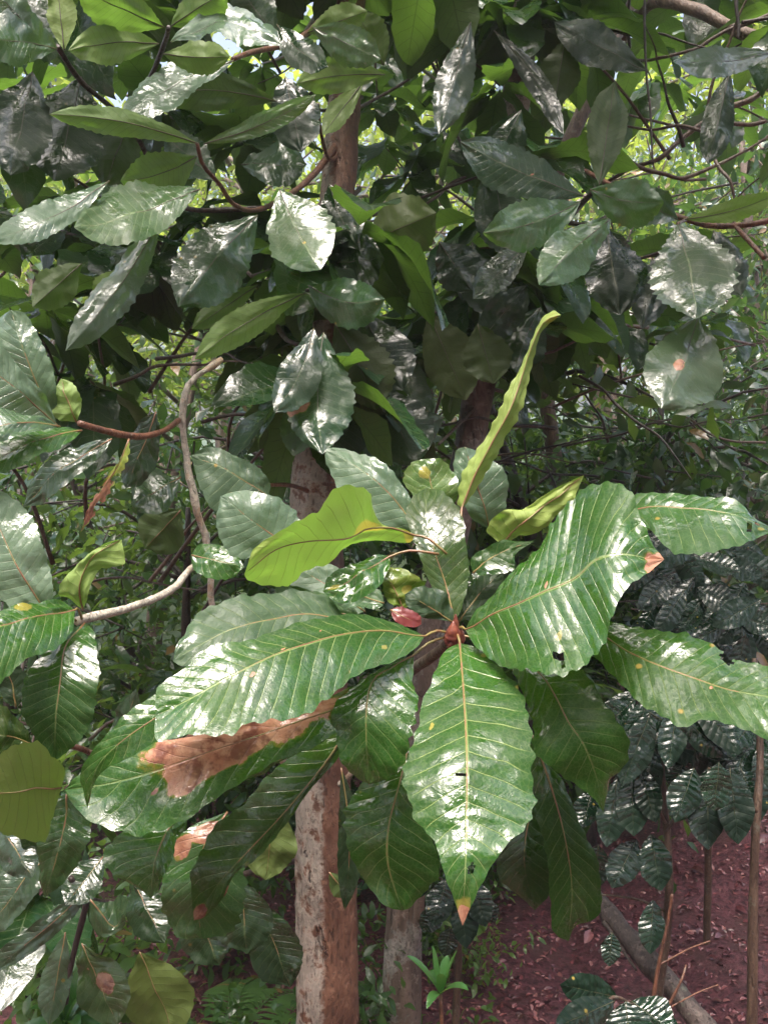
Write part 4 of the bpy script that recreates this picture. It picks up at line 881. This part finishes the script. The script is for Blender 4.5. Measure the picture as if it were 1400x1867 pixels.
coffee(None, 1.6, [(1280, 2050, 1.8), (1260, 1960, 1.75), (1200, 1870, 1.65), (1160, 1830, 1.6)],
       [[(1200, 1870, 1.65), (1130, 1820, 1.55), (1100, 1830, 1.5)]],
       [((1125, 1818, 1.55), (1020, 1795, 1.5), 62, 'u'), ((1120, 1825, 1.5), (1010, 1875, 1.42), 70, 'u'), ((1140, 1825, 1.55), (1150, 1930, 1.5), 90, 'u'), ((1150, 1825, 1.6), (1225, 1880, 1.55), 75, 'u'), ((1170, 1870, 1.6), (1240, 1900, 1.55), 70, 'u')],
       'coffee shrub tip with deeply corrugated leaves at the bottom frame edge')
coffee(None, 2.6, [(830, 1867, 2.75), (835, 1750, 2.75), (830, 1600, 2.75), (820, 1500, 2.8)],
       [[(832, 1620, 2.75), (800, 1600, 2.7)]],
       [((815, 1600, 2.6), (790, 1690, 2.55), 50, 'u'), ((840, 1620, 2.6), (850, 1730, 2.55), 50, 'u'), ((860, 1600, 2.6), (885, 1690, 2.55), 50, 'u'), ((800, 1650, 2.6), (770, 1700, 2.6), 42, 'u'), ((870, 1640, 2.6), (905, 1680, 2.6), 40, 'u'),
        ((780, 1580, 2.65), (745, 1640, 2.6), 46, 'u'), ((830, 1560, 2.65), (835, 1640, 2.6), 50, 'u'), ((820, 1690, 2.6), (810, 1745, 2.6), 36, 'u')], 'coffee shrub half hidden behind the yellow tipped leaf')
coffee(None, 3, [(1290, 1600, 3.4), (1290, 1400, 3.3), (1280, 1200, 3.2), (1270, 1050, 3.2)],
       [[(1285, 1180, 3.2), (1200, 1120, 3.1), (1150, 1110, 3.0)], [(1285, 1180, 3.2), (1350, 1110, 3.1), (1400, 1100, 3.0)]],
       drape(1270, 1040, 3.0, 26, 170, (80, 120), (38, 52), 61)+drape(1230, 1150, 2.9, 14, 140, (80, 120), (38, 52), 62)+drape(1370, 1120, 2.9, 12, 80, (80, 120), (38, 52), 63), 'dark coffee shrub filling the gap right of the largest leaf')

# dead log and small plants on the slope
lb = P(1180, 1760, 2.5)
lg = MB(); lg.tube(px([(1060, 1600, 2.75), (1105, 1660, 2.6), (1170, 1740, 2.45), (1225, 1800, 2.35), (1290, 1880, 2.25), (1400, 2000, 2.1)]), [.022, .03, .034, .032, .032, .034], 14, .15, 50)
lg.tube(px([(1100, 1680, 2.55), (1130, 1725, 2.48), (1160, 1770, 2.42)]), [.008, .006, .004], 7, .2)
o = mesh('fallen_branch', np.vstack(lg.V), lg.F, M['log'], None, lb); o['label'] = 'thick mossy brown dead branch lying diagonally down the red slope'; o['category'] = 'branch'
for lab, pts, r in (('dry brown forked stem standing on the red slope under the coffee shrub', [(1190, 1820, 2.15), (1200, 1760, 2.15), (1215, 1690, 2.15), (1225, 1630, 2.15)], .006),
                    ('thin brown bent twig lying nearest the lower right corner', [(1190, 1900, 2.0), (1215, 1840, 2.0), (1240, 1790, 2.0), (1250, 1760, 2.02)], .0045)):
    t_ = MB(); t_.tube(px(pts), [r, r*.8, r*.6], 8, .2); t_.tube(px([pts[1], (pts[1][0]+55, pts[1][1]-30, pts[1][2]), (pts[1][0]+95, pts[1][1]-45, pts[1][2])]), [r*.5, r*.3], 6, .2)
    o = mesh('dry_twig', np.vstack(t_.V), t_.F, M['twig_red'], None, P(*pts[0])); o['label'] = lab; o['category'] = 'twig'

# strap-leaved plant
def strap_plant(pxl, d, label, n, ln, seed):
    bx = P(*pxl, d); b = np.array([bx[0], bx[1], float(ground_z(bx[0:1], bx[1:2])[0])])
    t = thing('strap_leaved_plant', b, label, 'plant'); rg = np.random.default_rng(seed)
    mb = MB(); mb.tube([b, (b+bx)/2+np.array([.01, 0, 0]), bx], [.008, .007, .006], 8, .1); mb.build('stem', M['twig_red'], t)
    for i in range(n):
        a = i*2.4+rg.normal()*.2; el = 1.4-1.1*i/n+rg.normal()*.1
        dr = np.array([math.cos(a)*math.cos(el), math.sin(a)*math.cos(el)*.6, math.sin(el)])
        L = ln*rg.uniform(.75, 1.1); us = np.linspace(0, 1, 12); sidev = np.cross(dr, [0, 0, 1]); sidev /= np.linalg.norm(sidev)
        V = []
        for u in us:
            c = bx+dr*L*u+np.array([0, 0, -1])*L*.45*u*u*max(0, math.cos(el)); w = L*.11*math.sin(math.pi*min(.99, u*.92+.07))**.7
            for v in (-1, 0, 1): V.append(c+sidev*v*w+np.array([0, 0, 1])*abs(v)*w*.5)
        q = [(i_*3+j, i_*3+j+1, i_*3+j+4, i_*3+j+3) for i_ in range(11) for j in range(2)]
        mesh('leaf', V, q, M['strap'], t, bx)
strap_plant((803, 1812), 2.3, 'small plant with bright green strap leaves beside the pale trunk', 8, .17, 5)
strap_plant((120, 1867), 2.6, 'clump of yellow green strap leaves in the lower left corner', 14, .22, 6)

# ------------------------------------------------------------------ undergrowth
def small_shrub(x, y, h, r, n, mat, size, label, group, seed, name='shrub', cat='shrub', stems=5, flat=1.0):
    b = np.array([x, y, float(ground_z(np.array([x]), np.array([y]))[0])]); rg = np.random.default_rng(seed)
    t = thing(name, b, label, cat, group); mb = MB(); tips = []
    for i in range(stems):
        a = rg.random()*6.28; rr = r*rg.uniform(.3, 1); tip = b+np.array([math.cos(a)*rr, math.sin(a)*rr, h*rg.uniform(.6, 1)])
        m1 = b+(tip-b)*.5+np.array([-math.cos(a)*rr*.15, -math.sin(a)*rr*.15, h*.08]); pts = [b, m1, tip]
        mb.tube(pts, [.012*h, .008*h, .003*h], 6, .1, 8); c = spline(pts, 8)
        for j in range(3, 8):
            tips.append(c[j])
            for _ in range(2): tips.append(c[j]+rg.normal(size=3)*r*.28)
    mb.build('stem', M['twig_brown'], t, b)
    tips = np.array(tips); idx = rg.integers(0, len(tips), n)
    pos = tips[idx]+rg.normal(size=(n, 3))*np.array([r*.2, r*.2, h*.09]); pos[:, 2] = np.maximum(pos[:, 2], b[2]+.02)
    V, q = place(leaf_template(4, .3, .12, .42), pos, rand_dirs(n, rg, -.35), np.array([0, 0, 1.])+rg.normal(size=(n, 3))*.45, rg.uniform(size*.6, size*1.25, n))
    mesh('foliage', V, q, M[mat], t, b)
    return t
ug = 'low undergrowth at the lower left'
k = 0
for (x, y, h, r, n, mt, s, lab) in [
    (-1.15, 2.9, .75, .35, 420, 'under', .09, 'fresh yellow green low bush under the left hand leaves'),
    (-1.75, 3.6, .9, .45, 500, 'under', .10, 'light green bush against the left frame edge low down'),
    (-.75, 3.4, .6, .35, 420, 'crown_mid', .08, 'mid green low bush left of the speckled trunk'),
    (-.25, 3.9, .6, .35, 420, 'crown_dark', .09, 'dark low bush between the speckled and the pale trunk'),
    (.28, 3.7, .45, .3, 380, 'under', .06, 'fine leaved green tuft right of the pale trunk'),
    (-1.0, 4.6, 1.3, .5, 600, 'crown_mid', .10, 'taller mid green bush behind the low left bushes'),
    (-2.3, 4.9, 1.4, .6, 650, 'crown_mid', .11, 'broad green bush far left behind the frame edge leaves'),
    (-.12, 2.75, .38, .24, 420, 'crown_mid', .055, 'small dense bush filling the gap between the two trunks'),
    (-.42, 2.5, .40, .22, 420, 'crown_mid', .05, 'small leafy bush touching the left side of the speckled trunk'),
    (.30, 3.15, .34, .22, 420, 'under', .035, 'tiny leaved weed clump at the foot of the coffee shrub behind the strap plant'),
    (.52, 4.1, .42, .25, 420, 'under', .04, 'pale green weed clump on the upper edge of the red slope'),
    (.12, 3.3, .42, .24, 460, 'crown_mid', .05, 'leafy weed bush just right of the foot of the pale trunk'),
    (.38, 3.75, .45, .26, 460, 'crown_mid', .05, 'dark leafy weed bush behind the half hidden coffee shrub'),
    (-1.35, 3.2, .7, .35, 460, 'fern', .07, 'bright fresh bush showing through gaps at the lower left'),
    (.1, 5.2, 1.2, .5, 600, 'crown_dark', .10, 'dark bush behind the pale trunk at knee height')]:
    k += 1; small_shrub(x, y, h, r, n, mt, s, lab, ug if x < -.5 else None, 100+k)

# fern tuft
def fern(x, y, ln, n, label, seed):
    b = np.array([x, y, float(ground_z(np.array([x]), np.array([y]))[0])]); rg = np.random.default_rng(seed); t = thing('fern', b, label, 'fern', 'ferns in the undergrowth')
    for i in range(n):
        a = i*6.283/n+rg.normal()*.3; c = spline([b, b+np.array([math.cos(a)*ln*.4, math.sin(a)*ln*.4, ln*.55]), b+np.array([math.cos(a)*ln, math.sin(a)*ln, ln*.35])], 26)
        T = np.gradient(c, axis=0); T /= np.linalg.norm(T, axis=1)[:, None]; S = np.cross(T, [0, 0, 1.]); S /= np.linalg.norm(S, axis=1)[:, None]
        mb = MB(); mb.add(*tube_data(c, [.003, .001], 4))
        pos = np.vstack([c[3:], c[3:]]); dd = np.vstack([S[3:]+T[3:]*.4, -S[3:]+T[3:]*.4]); sz = ln*.24*np.tile(np.sin(np.linspace(.5, 3.0, 23)), 2)
        V, q = place(leaf_template(3, .2, .05, .22, 0), pos, dd, np.tile([0, 0, 1.], (len(pos), 1)), sz); mb.add(V, q)
        mb.build('frond', M['fern'], t, b)
fern(-.55, 2.7, .45, 9, 'fern with drooping fronds left of the speckled trunk base', 1)
fern(.35, 3.9, .26, 8, 'small fern at the edge of the red earth', 3)
fern(-1.3, 2.4, .5, 9, 'large fern in the lower left corner', 4)

def ground_cover():
    rg = np.random.default_rng(8); n = 9000
    x = rg.uniform(-3.2, .95, n); y = rg.uniform(1.6, 6.5, n)
    m = (vnoise(np.c_[x*1.3, y*1.3, x*0], 9)+np.where(x < .42, .6, -.75*(x-.42)/.25)) > 0
    x, y = x[m], y[m]; n = len(x); pos = np.c_[x, y, ground_z(x, y)+rg.random(n)*.10]
    V, q = place(leaf_template(3, .3, .1, .45), pos, rand_dirs(n, rg, .2), np.array([0, 0, 1.])+rg.normal(size=(n, 3))*.4, rg.uniform(.02, .06, n))
    o = mesh('ground_cover', V, q, M['under']); o['kind'] = 'stuff'; o['label'] = 'mixed low green ground cover below the trunks'; o['category'] = 'ground cover'
ground_cover()

# ------------------------------------------------------------------ background trees
def bg_proto(kind, seed):
    """local geometry of a background tree of unit design: trunk+limbs, crown; height about 1"""
    rg = np.random.default_rng(seed); H = {'shrub': 3.0, 'far': 8.5, 'mid': 5.5}[kind]
    mb = MB(); tips = []
    lean = rg.normal(size=2)*.06*H
    tr = [np.array([0, 0, -.1]), np.array([lean[0]*.3, lean[1]*.3, H*.35]), np.array([lean[0], lean[1], H*.8])]
    mb.tube(tr, [.018*H, .013*H, .005*H], 9, .08, 24); c = spline(tr, 24)
    nb = {'shrub': 16, 'far': 22, 'mid': 20}[kind]
    for i in range(nb):
        s = c[int(rg.integers(4 if kind != 'far' else 8, 23))]; a = rg.random()*6.28; L = H*rg.uniform(.18, .36)
        d = np.array([math.cos(a), math.sin(a), rg.uniform(0, .6)]); e = s+d*L; m_ = s+d*L*.5+np.array([0, 0, L*.12]); e[2] -= L*.12
        pts = [s, m_, e]; mb.tube(pts, [.005*H, .0035*H, .0014*H], 5, .1, 9); cc = spline(pts, 10)
        for j in range(3, 10):
            tips.append(cc[j])
            if rg.random() < .5:
                d2 = rg.normal(size=3)*L*.22; mb.tube([cc[j], cc[j]+d2*.6, cc[j]+d2], [.002*H, .001*H], 4, 0, 4); tips += [cc[j]+d2, cc[j]+d2*.6]
    tips = np.array(tips)
    n, s = {'shrub': (1150, .12), 'far': (5200, .17), 'mid': (2600, .15)}[kind]
    idx = rg.integers(0, len(tips), n); pos = tips[idx]+rg.normal(size=(n, 3))*.035*H
    V, q = place(leaf_template(3, .3, .12, .42), pos, rand_dirs(n, rg, -.4), np.array([0, 0, 1.])+rg.normal(size=(n, 3))*.5, rg.uniform(s*.6, s*1.25, n))
    return (np.vstack(mb.V), mb.F), (V, q)
protos = {}
def bg_tree(kind, variant, x, y, sc_, label, group, mat, cat='tree'):
    b = np.array([x, y, float(ground_z(np.array([x]), np.array([y]))[0])])
    t = thing({'shrub': 'background_shrub', 'far': 'background_tree', 'mid': 'background_tree'}[kind], b, label, cat, group)
    key = (kind, variant, mat)
    if key not in protos:
        (tv, tf), (cv, cq) = bg_proto(kind, variant*7+3)
        o1 = mesh('trunk', tv, tf, M['twig_dark' if kind == 'shrub' else 'bark3'], None, (0, 0, 0)); o2 = mesh('crown', cv, cq, M[mat], None, (0, 0, 0))
        o1.parent = t; o2.parent = t; protos[key] = (o1, o2)
    else:
        for o in protos[key]:
            c = o.copy(); COL.objects.link(c); c.parent = t; c.location = (0, 0, 0)
    t.rotation_euler = (0, 0, random.random()*6.28); t.scale = (sc_,)*3
    return t
shr = [(1.1, 4.2), (1.5, 4.6), (.55, 4.9), (2.6, 5.4), (1.4, 5.9), (-.7, 5.6), (-1.7, 5.8), (.2, 6.6), (-2.9, 6.2), (3.2, 6.8), (-1.1, 4.3), (-2.2, 4.6), (.75, 3.9), (1.6, 5.0), (2.3, 6.2), (-.3, 4.6)]
for i, (x, y) in enumerate(shr):
    bg_tree('shrub', i % 3, x, y, random.uniform(.85, 1.1), 'twiggy dark stemmed shrub with thin crossing branches behind the rosette', 'twiggy shrubs behind the rosette', 'crown_dark' if i % 2 else 'crown_mid', 'shrub')
mids = [(-2.2, 7.4), (-.6, 7.8), (1.0, 8.2), (2.6, 8.2), (-3.8, 8.6), (4.3, 9.0)]
for i, (x, y) in enumerate(mids):
    bg_tree('mid', i % 3, x, y, random.uniform(.9, 1.15), 'mid green tree standing in the shade behind the nearest trees', 'shaded trees behind', 'crown_dark' if i % 2 else 'crown_mid')
fars = [(-5.5, 12), (-2.5, 12.5), (.5, 12), (3.2, 12.3), (6.2, 12.5), (-7.5, 17), (-3.5, 18), (.8, 18), (4.8, 17.5), (9, 18), (-11, 24), (-5, 25), (1.5, 26), (7, 25), (13, 25)]
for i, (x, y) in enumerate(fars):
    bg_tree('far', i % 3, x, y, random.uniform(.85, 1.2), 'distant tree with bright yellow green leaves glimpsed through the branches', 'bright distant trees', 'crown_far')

for i, (x, y, kd, sc_) in enumerate([(-2.8, -5.2, 'far', 1.25), (0.6, -5.4, 'far', 1.3), (3.8, -5.2, 'far', 1.25), (-6.5, -2.0, 'far', 1.0), (6.8, -1.5, 'far', 1.0), (-6, -8, 'far', 1.2), (6, -9, 'far', 1.2), (-4.2, 1.5, 'mid', 1.0), (4.6, 1.8, 'mid', 1.0)]):  # unseen trees added to darken the reflections on the leaves
    bg_tree(kd, i % 3, x, y, sc_, 'unseen tree added behind or beside the viewpoint to block sky light', 'unseen trees added around the viewpoint', 'crown_dark')
# haze added between the trees to lift the shadows like lens veil
hz = NT('lift_haze'); pv = hz.n('ShaderNodeVolumePrincipled'); pv.inputs['Density'].default_value = .0035
pv.inputs['Color'].default_value = (.90, .92, 1, 1); pv.inputs['Anisotropy'].default_value = .2
hz.t.links.new(pv.outputs[0], hz.out.inputs[1])
hv = [(x, y, z) for x in (-57, 57) for y in (-32, 62) for z in (-5, 26)]
ho = mesh('haze', hv, [(0, 1, 3, 2), (4, 6, 7, 5), (0, 4, 5, 1), (2, 3, 7, 6), (0, 2, 6, 4), (1, 5, 7, 3)], hz.m, smooth=False); ho['kind'] = 'stuff'; ho['label'] = 'thin pale haze added between the trees to lift the shadows'; ho['category'] = 'haze'
# ------------------------------------------------------------------ light
SE, SR = R(72), R(196)     # elevation; rotation clockwise from +Y
w = bpy.data.worlds.new('World'); scene.world = w; w.use_nodes = True
nt = w.node_tree; bg = nt.nodes['Background']; sky = nt.nodes.new('ShaderNodeTexSky'); sky.sky_type = 'NISHITA'
sky.sun_disc = False; sky.sun_elevation = SE; sky.sun_rotation = SR; sky.dust_density = 9; sky.air_density = 1.0; sky.ozone_density = 1
nt.links.new(sky.outputs[0], bg.inputs[0]); bg.inputs[1].default_value = .15
sl = bpy.data.lights.new('sun', 'SUN'); sl.energy = 1.2; sl.angle = R(30); sl.color = (1, .985, .96)
so = bpy.data.objects.new('sun', sl); COL.objects.link(so); so.location = (0, 0, 20)
dirv = Vector((math.sin(SR)*math.cos(SE), math.cos(SR)*math.cos(SE), math.sin(SE)))
so.rotation_euler = dirv.to_track_quat('Z', 'Y').to_euler()

scene.view_settings.view_transform = 'Standard'; scene.view_settings.look = 'None'
scene.view_settings.exposure = 1.72; scene.view_settings.gamma = 1
scene.cycles.max_bounces = 5; scene.cycles.transmission_bounces = 3; scene.cycles.diffuse_bounces = 3; scene.cycles.glossy_bounces = 2
